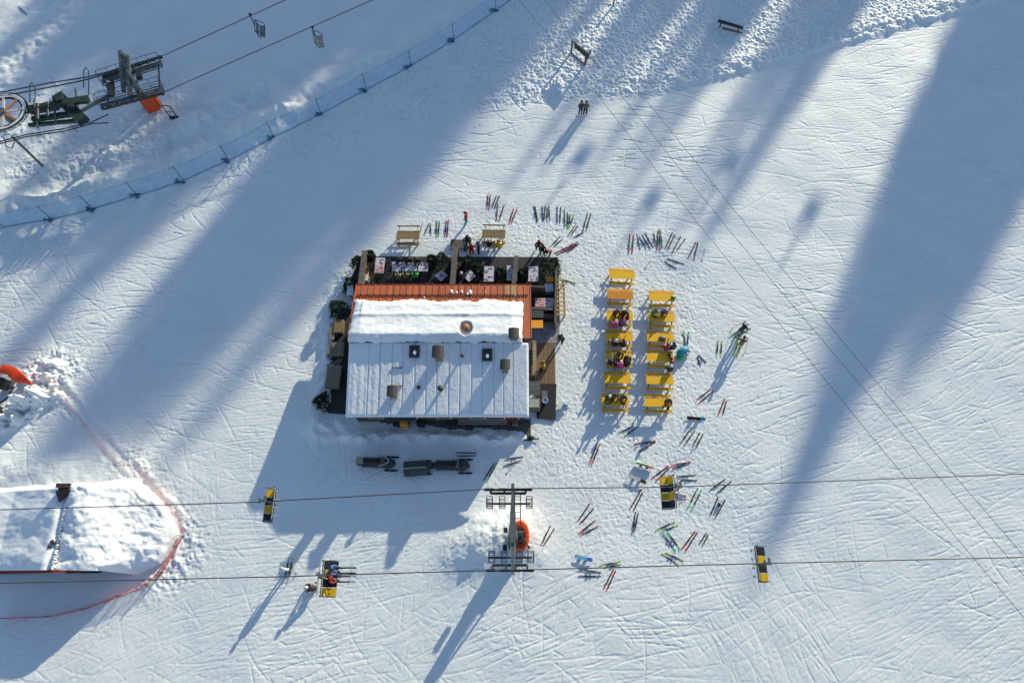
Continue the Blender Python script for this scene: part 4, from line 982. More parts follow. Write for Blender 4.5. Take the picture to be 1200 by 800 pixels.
# ------------------------------------------------------------------ wooden frames at the top
t = thing('timber_stand', 'dark timber stand with a broad top board on the churned snow', 'timber stand', G0(676.5,70), 0); o = t.location.copy()
A, B = G0(669,64)-o, G0(685,78)-o; up = Vector((0,0,1.55))
for q in (A,B): MB().bar(q-Vector((0,0,.1)), q+up, .16, .16).build('post', GREYWOOD, t)
MB().bar(A+Vector((0,0,.08)), B+Vector((0,0,.08)), .12, .12).build('bottom_rail', GREYWOOD, t)
MB().bar(A+up, B+up, .12, .1).build('top_rail', GREYWOOD, t)
d = (B-A).normalized(); MB().bar(A+(B-A)*.2+up*.88, B+up*.88+d*.25, .14, .5).build('board', mat('dark_board', (.035,.03,.028), .8), t)
MB().bar(B, B+Vector((.55,.75,1.2)), .12, .12).build('brace', WOODX, t)
t = thing('wooden_trestle', 'low dark wooden beam barrier on the churned snow at top right', 'barrier', G0(853,38)); o = t.location.copy()
A, B = G0(839,31)-o, G0(868,40)-o; MB().bar(A+Vector((0,0,.6)), B+Vector((0,0,.6)), .2, .22).build('beam', mat('dark_board', (.035,.03,.028)), t); MB().bar(A*.6+Vector((0,-.3,.25)), B*1.0+Vector((0,-.35,.3)), .14, .14).build('lower_beam', GREYWOOD, t)
for f in (.15,.85): q = A+(B-A)*f; MB().bar(q-Vector((0,.0,.1)), q+Vector((0,0,.6)), .12, .12).build('leg', GREYWOOD, t)
t = thing('marker_post', 'short dark marker post at the top edge of the picture', 'post', G0(718,9)); MB().bar((0,0,-.1),(.05,.05,1.0),.12,.12).build('post', DARK, t); MB().box((.05,.05,.95),(.35,.08,.18)).build('panel', DARK, t)
tag(MB().path([G0(22,8), G0(31,17)], .04, 6).build('fallen_pole', DARK), 'thin dark pole lying on the snow in the upper left corner', 'pole')
t = thing('net_pole', 'thin pole in the snow below the green machinery beams', 'pole', G0(91,155)); MB().tube((0,0,-.1),(0,0,1.0),.03,6).build('pole', DARK, t)
# ------------------------------------------------------------------ picnic tables
def picnic_meshes(topm, benchm, backs):
    out = [('tabletop', MB().box((0,0,.735),(2.15,.66,.05)).mesh('tabletop', topm), None)]
    for s in (-1,1): out.append(('seat', MB().box((0,s*.62,.44),(2.15,.22,.045)).mesh('seat', benchm), s))
    if backs:
        for s in (-1,1): out.append(('backrest', MB().box((0,s*1.0,.8),(2.15,.05,.16)).mesh('backrest', benchm), s))
    for x in (-.85,.85):
        for s in (-1,1):
            m = MB().bar((x, s*.28, .7), (x, s*.5, .0), .07, .07); out.append(('leg', m.mesh('leg', DARK), s))
        m = MB().bar((x,-.74,.385),(x,.74,.385),.05,.06)
        for s in (-1,1): m.bar((x,s*.62,.36),(x,s*.62,.0),.05,.06)
        if backs:
            for s in (-1,1): m.bar((x,s*.84,.38),(x,s*1.02,.88),.05,.06)
        out.append(('crossbar', m.mesh('crossbar', DARK if not backs else WOODX), None))
    return out
def picnic(px, py, ang, label, kind='y', scl=1.0):
    ms = cached(('pic',kind), lambda: picnic_meshes({'y':YELLOW,'o':YORANGE,'w':WOOD}[kind], {'y':YELLOWB,'o':YELLOWB,'w':WOOD}[kind], kind == 'w'))
    p = P(px, py, .75); p.z = gz(p.x, p.y)+.0
    t = thing('picnic_table', label, 'picnic table', p, R(ang), 'yellow picnic tables in two columns' if kind != 'w' else 'brown picnic tables above the terrace'); t.scale = (scl, scl, 1)
    for n_, m_, s in ms: inst(n_, m_, t)
    return t
TB = {}
for k, (px, py, a, lb, kd) in enumerate((
 (729,322,-3,'bright yellow picnic table standing at the top of the left column','y'),
 (727,346,-2,'orange tinted picnic table, second from top of the left column','o'),
 (726.5,371,0,'yellow picnic table with four people huddled round it, third in left column','y'),
 (726,394.5,-1,'yellow picnic table with two people on its near bench, fourth in left column','y'),
 (725.5,418,-1,'crowded yellow picnic table in the left column, five people at it','y'),
 (724,443.5,-1,'empty yellow picnic table with long shadows on its top, left column','y'),
 (721.5,469.5,0,'yellow picnic table at the bottom of the left column','y'),
 (776,348,-1,'yellow picnic table with a backpack on it, top of the right column','y'),
 (775.5,372,-1,'yellow picnic table with two people on its far bench, right column','y'),
 (774,395.5,-1,'yellow picnic table with a brown bag on top, third in the right column','y'),
 (774,419,-2,'yellow picnic table with dark helmets lying on it, right column','y'),
 (773.5,445,0,'empty yellow picnic table second from the bottom of the right column','y'),
 (772,471,-1,'yellow picnic table at the bottom of the right column','y'),
 (478,276,-1,'empty brown picnic table with back rails standing above the terrace','w'),
 (578.5,275,-2,'brown picnic table with back rails and two people on its near bench','w'))): TB[k] = picnic(px, py, a+random.uniform(-1.6,1.6), lb, kd, 1.0 if k < 13 else .93)
# ------------------------------------------------------------------ skis, poles and boards
def ski_mesh():
    mb = MB(); n = 16; xs = [i/n for i in range(n+1)]; vs = []
    for x in xs:
        w = .056*(1-.22*math.sin(math.pi*x)); 
        if x > .9: w *= math.sqrt(max(.04, 1-((x-.9)/.1)**2))
        if x < .03: w *= .7
        z = .012+(.06*((x-.86)/.14)**2 if x > .86 else 0)+(.02*((.06-x)/.06)**2 if x < .06 else 0)
        vs += [(x-.5,-w,z),(x-.5,w,z),(x-.5,w,z+.018),(x-.5,-w,z+.018)]
    for i in range(n):
        mi = 1 if xs[i] > .72 or xs[i] < .2 else 0
        a, b = 4*i, 4*i+4
        mb.add([vs[a+k] for k in range(4)]+[vs[b+k] for k in range(4)], [(0,1,5,4),(1,2,6,5),(2,3,7,6),(3,0,4,7)]+([(0,3,2,1)] if i == 0 else [])+([(4,5,6,7)] if i == n-1 else []), mi)
    return mb.mesh('ski', [cm('black'), cm('red')])
def binding_mesh(): return MB().box((.07,0,.055),(.07,.075,.06)).box((-.09,0,.06),(.1,.08,.07)).box((-.01,0,.036),(.2,.06,.016)).mesh('binding', DARK)
def ski(a, b, c1, c2, label, z=None, roll=0.0, group='skis lying on the snow'):
    """a = tail, b = tip (photograph positions on the snow) or two points in the world"""
    A = G0(*a) if len(a) == 2 else Vector(a); B = G0(*b) if len(b) == 2 else Vector(b)
    sm_ = cached('ski', ski_mesh); bm_ = cached('bind', binding_mesh)
    d = B-A; L = d.length
    if len(a) == 2:
        zz = max(gz(A.x+d.x*f, A.y+d.y*f) for f in (.0,.2,.4,.5,.6,.8,.95)); zz -= .012
        c = (A+B)/2; c.z = zz; rot = (roll, 0, math.atan2(d.y, d.x))
    else:
        c = (A+B)/2; rot = (0, -math.asin(d.z/L), math.atan2(d.y, d.x))
    o = inst('ski', sm_, None, c, mats=[cm(c1), cm(c2)], scale=(L, 1.0, 1.0), rot=rot); tag(o, label, 'ski', group)
    inst('binding', bm_, o)
    return o
def pair(a1, b1, a2, b2, c1, c2, base):
    for (a, b), (oa, ob) in (((a1,b1),(a2,b2)), ((a2,b2),(a1,b1))):
        mx, my = (a[0]+b[0])/2, (a[1]+b[1])/2; ox_, oy_ = (oa[0]+ob[0])/2, (oa[1]+ob[1])/2
        steep = abs(b[1]-a[1]) > abs(b[0]-a[0])
        w = ('left' if mx < ox_ else 'right') if steep else ('upper' if my < oy_ else 'lower')
        ski(a, b, c1, c2, f'{w} ski of {base}')
SK = [
 ((725,506.7),(743,498.5),(731.7,511),(747.5,499.5),'black','green','black pair with green tails just below the left yellow column'),
 ((767,516.7),(743,520),(768.5,516.5),(747.5,530),'black','darkred','dark pair spread in a V below the right yellow column'),
 ((691,543),(700,519),(694,543.5),(703,520),'black','salmon','slim red and black pair lying alone below the left yellow column'),
 ((797.5,519),(811,500),(801.7,521.7),(814.5,504),'black','grey','dark pair left of two poles under the black snowboard'),
 ((812.5,521),(820,506.5),(816,524),(824,508),'grey','black','close grey pair beside a fallen pole under the black snowboard'),
 ((764,560),(784,545),(769,563),(785.5,546.5),'black','red','red and black pair touching a salmon pair above hanging chair'),
 ((786,545),(810,541),(787.5,549.5),(809,542),'black','salmon','pair with salmon tips lying above the hanging yellow chair'),
 ((793,558),(816,556.5),(797,562),(817,562.5),'black','grey','dark pair just right of the top of the hanging chair'),
 ((788,577.5),(805,581),(789,581.5),(804,586),'grey','salmon','pinkish pair poking out right of the hanging chair'),
 ((806.7,594),(818,571),(811,596.7),(822.5,573),'black','mint','black pair with pale green ends right of the hanging chair'),
 ((831.7,574),(850,561),(840,577.5),(857.5,563),'black','grey','black pair lying farthest right under the upper cable'),
 ((833,602.5),(841.7,581.7),(839,605),(850,585),'black','black','black pair with a helmet between them at the right'),
 ((739,595),(751.7,573),(742.5,598),(753.5,576),'black','darkred','black pair pointing at the upper cable left of hanging chair'),
 ((741.5,624),(745,599),(744,622),(748,600),'black','grey','narrow black pair in line below another left of hanging chair'),
 ((678,609),(691.7,589),(680,613),(696,595),'black','darkred','dark pair with red trim to the right of the pylon'),
 ((678,625),(698,609),(681,626),(702,616),'black','salmon','dark pair with salmon trim below the pair right of the pylon'),
 ((703,662),(727,658),(708,665),(728,661),'grey','lime','lime tipped pair lying on the lower cable line'),
 ((678,667),(705,670.5),(678,674.7),(704,675.2),'black','grey','dark pair lying level under the blue snowboard'),
 ((707.5,689),(719,666.7),(711,691),(721.5,668),'black','red','bright red pair lowest in the field, below the lower cable'),
 ((791,611),(768,621),(795,615),(775,622.5),'black','lime','yellow tipped pair lying below the hanging chair'),
 ((776.7,624),(792.5,646.7),(782.5,623),(797.5,644),'navy','mint','blue and green pair crossing down to the right below the chair'),
 ((775,648),(796.7,662.5),(779.5,647),(802.5,657.5),'grey','lime','lime and grey pair lying just above the lower cable'),
 ((799,643),(815,621.7),(803.5,645),(817.5,623),'black','red','red edged black pair, parallel, lower right of the field'),
 ((820,636),(828,624),(824,638),(830,626),'black','khaki','short dark pair with pale tips at the right edge of the field'),
 ((634.5,638),(645,615.6),(637,639),(649.7,619),'black','grey','dark pair just right of the orange pylon padding'),
 ((566.4,563),(580,541.5),(570.5,564),(583,541.5),'navy','green','green tailed pair in the shade right of the snowmobiles'),
 ((592.5,537.5),(613.7,534.6),(590,545.6),(610.6,539.4),'black','grey','dark pair on the sunny edge right of the house shadow'),
 ((534,530),(558.7,530.5),(535,534),(558.5,533.5),'black','grey','grey pair lying level above the right hand snowmobile'),
 ((804,410.5),(801,387.5),(805.5,408.5),(807,389),'black','mint','black pair with bright mint tips beside the teal bag'),
 ((840,418.4),(841.6,398),(844.7,418.6),(846,399),'black','lime','lime and black pair left of the two skiers'),
 ((821,428.7),(817,417.5),(827.5,424.8),(818,415.5),'black','black','short black pair in a V right of the tables'),
 ((817,468),(833,456),(819,472),(836,458),'black','red','red and black pair at the end of the two skiers shadow'),
 ((841.6,486),(849.2,467),(846.8,486),(851.2,469.5),'black','red','red tipped pair in a narrow A right of the tables'),
 ((737,296.7),(738,274),(741,296.5),(742.5,275),'black','red','pair at the left end of the row above the yellow tables'),
 ((750.4,292.5),(746,274.6),(757.5,291.5),(748.7,276.7),'navy','grey','slanting navy pair, second in row above yellow tables'),
 ((762,291.5),(752,275),(765.5,290),(755.4,273),'navy','black','slanting dark pair, third in row above yellow tables'),
 ((767.8,286),(766,273),(770,293.5),(770.6,271),'black','red','red ended pair left in bundle above yellow tables'),
 ((773.5,293.5),(772,268),(776,290),(773.8,270),'green','khaki','green pair right in bundle above yellow tables'),
 ((780,290.4),(788,272.5),(782.3,292.5),(791,275),'black','black','parallel black pair right of bundle above yellow tables'),
 ((787.5,296.7),(797.5,277.5),(793,293.7),(803,280),'grey','black','grey pair ending in a dark basket, right of the parallel black pair'),
 ((806,303),(815.5,284),(813,304.6),(817.8,284),'black','darkred','dark red pair in an A at the right end of the row'),
 ((801.7,310),(781,303),(793,315),(778,306.7),'black','navy','black pair lying across below the row above the tables'),
 ((629.5,260),(625,241),(630,259),(627,241.5),'navy','black','dark pair at the left end of row beyond the large shrub'),
 ((636.3,258),(635,241.5),(637.6,258),(639,241),'grey','black','narrow V shaped pair second in row beyond the large shrub'),
 ((641,259),(641.5,243),(644.5,258.5),(643.2,241),'navy','grey','dark upright pair third in row beyond the large shrub'),
 ((653,261),(653,241),(656,261),(657.5,241.5),'grey','navy','grey pair in the middle of row beyond the large shrub'),
 ((661.8,266.5),(661.5,244),(665.5,268),(665,248),'black','green','black and green pair right of middle in row beyond shrub'),
 ((666.5,266),(668.5,251),(668,265),(672.5,252),'navy','lime','short lime tipped pair beyond the terrace shrub'),
 ((666,275.5),(674.5,263.5),(669,275.5),(676.8,265),'black','grey','small dark pair lying below the row beyond the terrace shrub'),
 ((683,271),(688.5,249.5),(687,270),(692.7,249.5),'black','navy','long dark pair at the right end of row beyond the large shrub'),
 ((650,297),(673,285),(652,299),(676,286.5),'pink','black','pink tailed pair lying beside the crouching skier by the shrub'),
 ((661,295),(677,283.5),(664,296),(679,285),'salmon','black','second pink pair overlapping the first, right of the crouching skier'),
 ((646,287.5),(656,277.5),(648.5,289),(659,280),'black','grey','black pair behind the crouching skier by the shrub'),
 ((570.4,245.5),(572,227),(573,246),(574.6,228),'black','red','red and black pair highest above the brown picnic tables'),
 ((576.5,243.6),(581.7,229.6),(579.5,244.5),(585,229.6),'grey','navy','slim grey pair right of the highest red pair'),
 ((581.7,258.5),(583.3,239),(585,258.5),(591,240),'black','darkred','V shaped pair above the brown picnic table with people'),
 ((596.6,262),(602,244.5),(599,262),(606,245),'black','red','dark pair right of the brown picnic table with people'),
 ((511.3,277.7),(511.6,258.5),(513.6,277.7),(515,259),'black','green','green pair right of the empty brown picnic table'),
 ((521.4,277.5),(523,257.6),(524.3,277.5),(525.5,257.6),'black','red','red pair right of the green pair above the terrace'),
 ((497.5,275),(503,261.5),(505,275.5),(504.5,262),'grey','grey','thin grey pair close to the right end of the empty brown table'),
]
for s_ in SK: pair(*s_)
ski((651,326),(676,332), 'khaki', 'lime', 'single lime green ski lying right of the yellow timber rack')
ski((613,515.5),(632.5,514), 'black', 'black', 'single black ski lying under a dark bag right of the house')
ski((673,277.5),(684,272), 'black', 'navy', 'single dark ski lying below the right end of the row beyond the shrub')
def pole(a, b, label, col='black', z0=.05):
    A, B = G0(*a) if len(a) == 2 else Vector(a), G0(*b) if len(b) == 2 else Vector(b)
    if len(a) == 2: zz = max(gz(*(A+(B-A)*f).xy) for f in (0,.25,.5,.75,1))+.02; A.z = B.z = zz
    o = MB().tube(A, B, .014, 6).tube(B, B+(A-B)*.1, .024, 6).build('ski_pole', cm(col)); tag(o, label, 'ski pole', 'ski poles')
    d = (B-A).normalized(); MB().tube(A+d*.1, A+d*.12, .055, 8, .055).build('basket', cm('black'), o)
for a, b, l, c_ in (((741.7,494),(743.5,516),'thin ski pole crossing the green tailed pair below the left column','grey'),
 ((744,524),(760,519),'ski pole lying under the V shaped dark pair','grey'),
 ((810,529),(824,509),'ski pole lying right of the close grey pair','grey'),
 ((797,562),(817,563),'ski pole beside the dark pair at the hanging chair','grey'),
 ((593,555),(605,542),'pale ski pole on the sunny edge right of the house shadow','khaki'),
 ((755.5,315),(761,307),'ski pole lying above the top yellow table','grey'),
 ((493,270.5),(495,261),'short ski pole touching the empty brown table','black'),
 ((822,307),(826,292),'ski pole at the right end of the row above the yellow tables','grey'),
 ((665,250),(670,262),'ski pole lying among the green pair beyond the shrub','black')): pole(a, b, l, c_)
def board_mesh():
    mb = MB(); n = 18; out = []
    for i in range(n+1):
        x = i/n*1.52-.76; w = .145-.02*math.cos(x*2)
        e = max(0, (abs(x)-.6)/.16); w *= math.sqrt(max(.03, 1-e*e)); z = .06*e*e
        out += [(x,-w,z),(x,w,z),(x,w,z+.02),(x,-w,z+.02)]
    for i in range(n):
        a, b = 4*i, 4*i+4; mi = 1 if i > 11 else 0
        mb.add([out[a+k] for k in range(4)]+[out[b+k] for k in range(4)], [(0,1,5,4),(1,2,6,5),(2,3,7,6),(3,0,4,7)]+([(0,3,2,1)] if i == 0 else [])+([(4,5,6,7)] if i == n-1 else []), mi)
    return mb.mesh('snowboard', [cm('black'), cm('teal')])
def bb_mesh(): return MB().box((0,0,.05),(.2,.22,.05)).box((-.02,-.1,.12),(.2,.03,.12)).box((-.02,.1,.12),(.2,.03,.12)).box((-.1,0,.16),(.03,.2,.22)).mesh('snowboard_binding', DARK)
def snowboard(a, b, c1, c2, label, roll=0, lift=.02):
    A, B = G0(*a), G0(*b); d = B-A; c = (A+B)/2; c.z = max(A.z,B.z,c.z)+lift
    o = inst('snowboard', cached('sb', board_mesh), None, c, mats=[cm(c1),cm(c2)], scale=(d.length/1.52,1,1), rot=(roll,0,math.atan2(d.y,d.x))); tag(o, label, 'snowboard', 'snowboards')
    for x in (-.25,.25): inst('snowboard_binding', cached('bb', bb_mesh), o, (x,0,.02))
snowboard((804,489.5),(826.5,491.5),'black','teal','black and teal snowboard lying right of the lowest yellow table', R(12), .06)
snowboard((744,542),(765.5,548.5),'green','salmon','green and salmon snowboard on its edge casting a broad shadow', R(78), .2)
snowboard((736,556.5),(757,566),'silver','black','patterned pale snowboard with bindings upside down on the snow', R(180), .22)
snowboard((673,651.5),(694.5,656.5),'skyblue','blue','blue snowboard lying just above the lower cable', R(180), .2)
def helmet_mesh(): return MB().ball((0,0,.1), .14, 0, 12, 7, (1,1.15,1), 0, .62).ball((0,.1,.1), .09, 1, 8, 5, (1.2,.6,.6)).mesh('helmet', [cm('black'), GLASS])
def helmet(p, c_, label, rz=0): tag(inst('helmet', cached('helm', helmet_mesh), None, p, rz, [cm(c_), GLASS]), label, 'helmet', 'helmets lying about')
def bag(p, c1, c2, label, s=1.0, rz=0):
    t = thing('backpack', label, 'backpack', p, rz, 'bags lying about'); t.scale = (s,s,s)
    m = MB().ball((0,0,.13), .26, 0, 12, 8, (1.15,.85,.5)); m.build('body', cm(c1), t); MB().ball((0,.02,.25), .15, 0, 8, 5, (1,.7,.35)).build('pocket', cm(c2), t)
    for s_ in (-1,1): MB().path([(s_*.1,-.2,.1),(s_*.12,-.3,.16),(s_*.1,-.2,.24)], .02, 5).build('strap', cm('black'), t)
helmet(G0(842.5,591), 'black', 'black helmet lying between the black skis at the right')
def on_table(px, py): q = P(px, py, .78); q.z = .765+gz(q.x,q.y); return q
helmet(on_table(784.5,416), 'black', 'black helmet on the right column table, upper of two', .5); helmet(on_table(786.5,420), 'navy', 'dark helmet on the right column table, lower of two', 1)
helmet(on_table(787.5,424), 'red', 'small red helmet at the near edge of the right column table', 2)
bag(on_table(789,348.5), 'green', 'white', 'green and white backpack on the top right yellow table', .8)
bag(on_table(776,397), 'brown', 'khaki', 'brown bag lying on the third table of the right column', 1.1); bag(on_table(769,371), 'black', 'grey', 'small black bag on the second table of the right column', .55)
bag(on_table(712,471), 'black', 'white', 'black bag at the left end of the lowest left table', .6); bag(on_table(719,368), 'orange', 'yellow', 'small orange bag on the left column table with four people', .5)
bag(on_table(731,471.5), 'black', 'brown', 'small dark bag at the right of the lowest left table', .6)
bag(G0(622.6,513), 'black', 'navy', 'dark rucksack lying on a single ski right of the house', .9)
t = thing('gear_bag', 'teal gear bag with two pale helmets dropped right of the tables', 'gear bag', G0(799,413), R(35)); MB().ball((0,0,.3),.5,0,14,8,(1.2,.7,.75)).build('bag_body', cm('teal'), t); MB().ball((-.5,-.25,.2),.28,0,10,6,(1,.9,.8)).build('side_pouch', cm('green'), t); MB().ball((.1,.0,.62),.24,0,10,6,(1.3,.8,.4)).build('flap', cm('skyblue'), t)
helmet(G0(807,412)+Vector((0,0,.1)), 'silver', 'pale helmet beside the teal gear bag, upper of the two', .3); helmet(G0(804.5,416)+Vector((0,0,.1)), 'silver', 'pale helmet beside the teal gear bag, lower of the two', 1.3)
t = thing('child_sledge', 'pale sledge with a sky blue cushion beside the entrance mat', 'sledge', G0(659,476), R(8)); MB().box((0,0,.2),(.85,.4,.05)).build('deck', cm('white'), t); MB().ball((.25,0,.3),.24,0,10,6,(1,.8,.5)).build('cushion', cm('skyblue'), t)
for s in (-1,1): MB().path([(-.5,s*.2,.03),(.4,s*.2,.03),(.55,s*.2,.2)], .025, 6).build('runner', DARK, t)
t = thing('blue_bucket', 'blue bucket with white rim on the black entrance mat', 'bucket', P(638.5,471)); t.location.z = .1; MB().tube((0,0,0),(0,0,.38),.17,14,.22).build('bucket_body', cm('blue'), t); MB().path([(.22*math.cos(k*.52),.22*math.sin(k*.52),.39) for k in range(13)], .025, 5).build('rim', cm('white'), t)
t = thing('grey_doormat', 'small grey mat above the blue bucket at the entrance', 'mat', P(638,462)); t.location.z = .098; MB().box((0,0,.012),(.45,.55,.02)).build('mat', cm('grey'), t)
gm_g = MB().tube((0,0,0),(0,0,.16),.035,10,.045).mesh('drinking_glass', [mat('beer_glass', (.4,.2,.03), .15)])
for px, py in ((722,371),(727,368),(731,372),(719,394),(727,395),(733,393),(722,419),(729,417),(733,420),(717,471),(725,469),(728,472),(771,372),(778,371),(784,396.5),(770,421),(717.5,444)):
    tag(inst('drinking_glass', gm_g, None, on_table(px, py)), 'small drinking glass standing on a yellow picnic table', 'glass', 'glasses on the yellow tables')
# ------------------------------------------------------------------ snowmobiles and the cargo sledge
def snowmobile(px, py, ang, label, lug):
    t = thing('snowmobile', label, 'snowmobile', G0(px, py), R(ang), 'parked snowmobiles')
    body = MB(); secs = [(-1.35,.2,.3,.62),(-1.1,.24,.28,.8),(-.3,.25,.28,.82),(.15,.3,.28,.78),(.45,.4,.26,.95),(.95,.38,.25,.85),(1.3,.24,.25,.6),(1.42,.1,.28,.42)]
    vs = []
    for x, w, z0, z1 in secs: vs += [(x,-w,z0),(x,w,z0),(x,w*.95,z0+(z1-z0)*.6),(x,w*.55,z1),(x,-w*.55,z1),(x,-w*.95,z0+(z1-z0)*.6)]
    k = len(secs); body.add(vs, [(6*i+j, 6*i+(j+1)%6, 6*i+6+(j+1)%6, 6*i+6+j) for i in range(k-1) for j in range(6)]+[(5,4,3,2,1,0), tuple(6*(k-1)+j for j in range(6))], 0, False)
    body.build('body', mat('sled_black', (.02,.02,.022), .55), t)
    MB().box((-.5,0,.86),(1.2,.34,.14)).ball((-.9,0,.94),.17,0,10,5,(1.3,1,.5)).build('seat', BLACK, t)
    hb = MB().path([(.2,-.42,1.08),(.3,-.15,1.15),(.3,.15,1.15),(.2,.42,1.08)], .03, 6).tube((.3,0,.8),(.3,0,1.15),.03); hb.build('handlebar', DARK, t)
    ws = MB(); 
    for i in range(6):
        a0, a1 = R(-60+i*20), R(-60+(i+1)*20); ws.add([(.42+.25*math.cos(a0),.42*math.sin(a0),.9),(.42+.25*math.cos(a1),.42*math.sin(a1),.9),(.3+.2*math.cos(a1),.38*math.sin(a1),1.22),(.3+.2*math.cos(a0),.38*math.sin(a0),1.22)], [(0,1,2,3)], 0, True)
    ws.build('windscreen', mat('grey_screen', (.1,.11,.11), .2), t)
    for s in (-1,1):
        MB().path([(.55,s*.52,.06),(1.4,s*.52,.06),(1.62,s*.52,.22)], .06, 6).box((1.05,s*.52,.07),(.9,.15,.03)).build('ski_runner', BLACK, t)
        MB().bar((.95,s*.2,.4),(1.05,s*.52,.12),.06,.06).bar((.7,s*.2,.4),(1.0,s*.52,.14),.05,.05).build('suspension_arm', STEEL, t)
        MB().box((-.4,s*.34,.32),(1.5,.14,.05)).build('footboard', mat('sled_grey', (.22,.2,.18), .6), t)
    MB().box((-.55,0,.15),(1.75,.42,.3)).tube((-1.4,-.2,.2),(-1.4,.2,.2),.16,12).tube((.3,-.2,.2),(.3,.2,.2),.16,12).build('track', BLACK, t)
    if lug: MB().box((-1.2,0,.95),(.5,.5,.2)).build('rack', mat('sled_tan', (.3,.27,.23), .6), t); MB().path([(.3,-.4,1.16),(.62,-.34,1.16),(.98,-.1,1.12),(.98,.1,1.12),(.62,.34,1.16),(.3,.4,1.16)], .05, 6).build('hand_guard', mat('pale_tube', (.42,.42,.42), .4, .4), t)
    else: MB().path([(-1.4,-.22,.85),(-1.55,0,.9),(-1.4,.22,.85)], .03, 6).build('grab_rail', STEEL, t)
snowmobile(443, 543, -2, 'black snowmobile with a pale handlebar loop parked at the left end of the row', True)
snowmobile(529, 546, -1, 'black snowmobile with long runners parked right of the cargo sledge', False)
t = thing('cargo_sledge', 'grey green covered cargo sledge between the two snowmobiles', 'sledge', G0(489,549), R(4))
n = 8; vs = []
for x in (-.95,.75,.98):
    for k in range(n+1): a = math.pi*k/n; sh = 1 if x < .9 else .6; vs.append((x, math.cos(a)*.55*sh, .28+math.sin(a)*.55*sh))
cv = MB(); cv.add(vs, [(j*(n+1)+i, j*(n+1)+i+1, (j+1)*(n+1)+i+1, (j+1)*(n+1)+i) for j in range(2) for i in range(n)]+[tuple(range(n+1)), tuple(range(2*(n+1), 3*(n+1)))[::-1]], 0, True); cv.build('cover', mat('tarp_green', (.05,.065,.055), .7, 0, .4, 5), t)
MB().box((0,0,.24),(1.95,1.12,.12)).build('tray', DARK, t)
MB().bar((-.95,-.1,.86),(.75,-.1,.86),.1,.04).build('stripe', mat('pale_strap', (.35,.33,.3), .7), t)
for s in (-1,1): MB().path([(-1.0,s*.5,.04),(.9,s*.5,.04),(1.15,s*.5,.2)], .05, 6).build('runner', DARK, t)
MB().path([(.95,-.2,.25),(1.35,0,.3),(.95,.2,.25)], .03, 6).build('drawbar', DARK, t)
# ------------------------------------------------------------------ people
def body_mesh(key, J, zones):
    """skin a skeleton of joints into one continuous body"""
    names = list(J); idx = {n: i for i, n in enumerate(names)}
    E = [('pelvis','spine'),('spine','chest'),('chest','neck'),('neck','jaw'),('jaw','skull')]
    for s in 'LR': E += [('chest','sh'+s),('sh'+s,'el'+s),('el'+s,'wr'+s),('pelvis','hip'+s),('hip'+s,'kn'+s),('kn'+s,'an'+s),('an'+s,'toe'+s)]
    rad = dict(pelvis=.165, spine=.165, chest=.185, neck=.075, jaw=.088, skull=.1, sh=.1, el=.072, wr=.05, hip=.125, kn=.088, an=.075, toe=.06)
    me = bpy.data.meshes.new('tmp'); me.from_pydata([J[n] for n in names], [(idx[a], idx[b]) for a, b in E], [])
    o = bpy.data.objects.new('tmp', me); COL.objects.link(o)
    sk = o.modifiers.new('skin', 'SKIN'); sk.use_smooth_shade = True
    for n, sv in zip(names, me.skin_vertices[0].data):
        r = rad.get(n, rad.get(n[:-1], .08)); sv.radius = (r, r*(.85 if n in ('spine','chest','pelvis') else 1)); sv.use_root = n == 'pelvis'
    sb = o.modifiers.new('sub', 'SUBSURF'); sb.levels = 1; sb.render_levels = 1
    dg = bpy.context.evaluated_depsgraph_get(); m = bpy.data.meshes.new_from_object(o.evaluated_get(dg)); bpy.data.objects.remove(o)
    m.name = 'person_body'; m.materials.clear()
    for k in ('black','black','black','black'): m.materials.append(cm(k))
    zone = {'skull':2,'jaw':2,'neck':2,'pelvis':1}
    segs = []
    for a, b in E:
        z = 0
        if b in ('jaw','skull') : z = 2
        elif a[:2] in ('hi','kn') or b[:3] == 'hip': z = 1
        if b[:3] == 'toe': z = 3
        segs.append((Vector(J[a]), Vector(J[b]), z))
    zs = []
    for p in m.polygons:
        c = p.center; best = (9, 0)
        for a, b, z in segs:
            d = b-a; t_ = max(0, min(1, (c-a).dot(d)/d.length_squared)); dd = (c-(a+d*t_)).length
            if dd < best[0]: best = (dd, z)
        zs.append(best[1])
    m.polygons.foreach_set('material_index', zs); m.polygons.foreach_set('use_smooth', [True]*len(zs)); m.update()
    return m
def sym(**k):
    J = {}
    for n, v in k.items():
        if n[:2] in ('sh','el','wr','hi','kn','an','to') : J[n+'L'] = (-v[0], v[1], v[2]); J[n+'R'] = v
        else: J[n] = v
    return J
POSE = {}
POSE['stand'] = sym(pelvis=(0,0,.95), spine=(0,0,1.12), chest=(0,.01,1.34), neck=(0,.02,1.5), jaw=(0,.05,1.58), skull=(0,.04,1.69), sh=(.19,0,1.41), el=(.28,-.03,1.14), wr=(.25,.13,.93), hip=(.1,0,.88), kn=(.12,.04,.5), an=(.13,-.02,.1), toe=(.15,.15,.06))
POSE['walk'] = dict(POSE['stand']); POSE['walk'].update(knL=(-.12,.22,.55), anL=(-.12,.2,.12), toeL=(-.13,.36,.1), anR=(.12,-.25,.14), toeR=(.13,-.1,.06), knR=(.12,-.06,.5))
POSE['sit'] = sym(pelvis=(0,0,.63), spine=(0,.04,.8), chest=(0,.1,1.0), neck=(0,.15,1.16), jaw=(0,.2,1.23), skull=(0,.2,1.34), sh=(.19,.1,1.07), el=(.27,.25,.86), wr=(.15,.46,.84), hip=(.11,.04,.6), kn=(.15,.44,.54), an=(.15,.42,.1), toe=(.17,.58,.06))
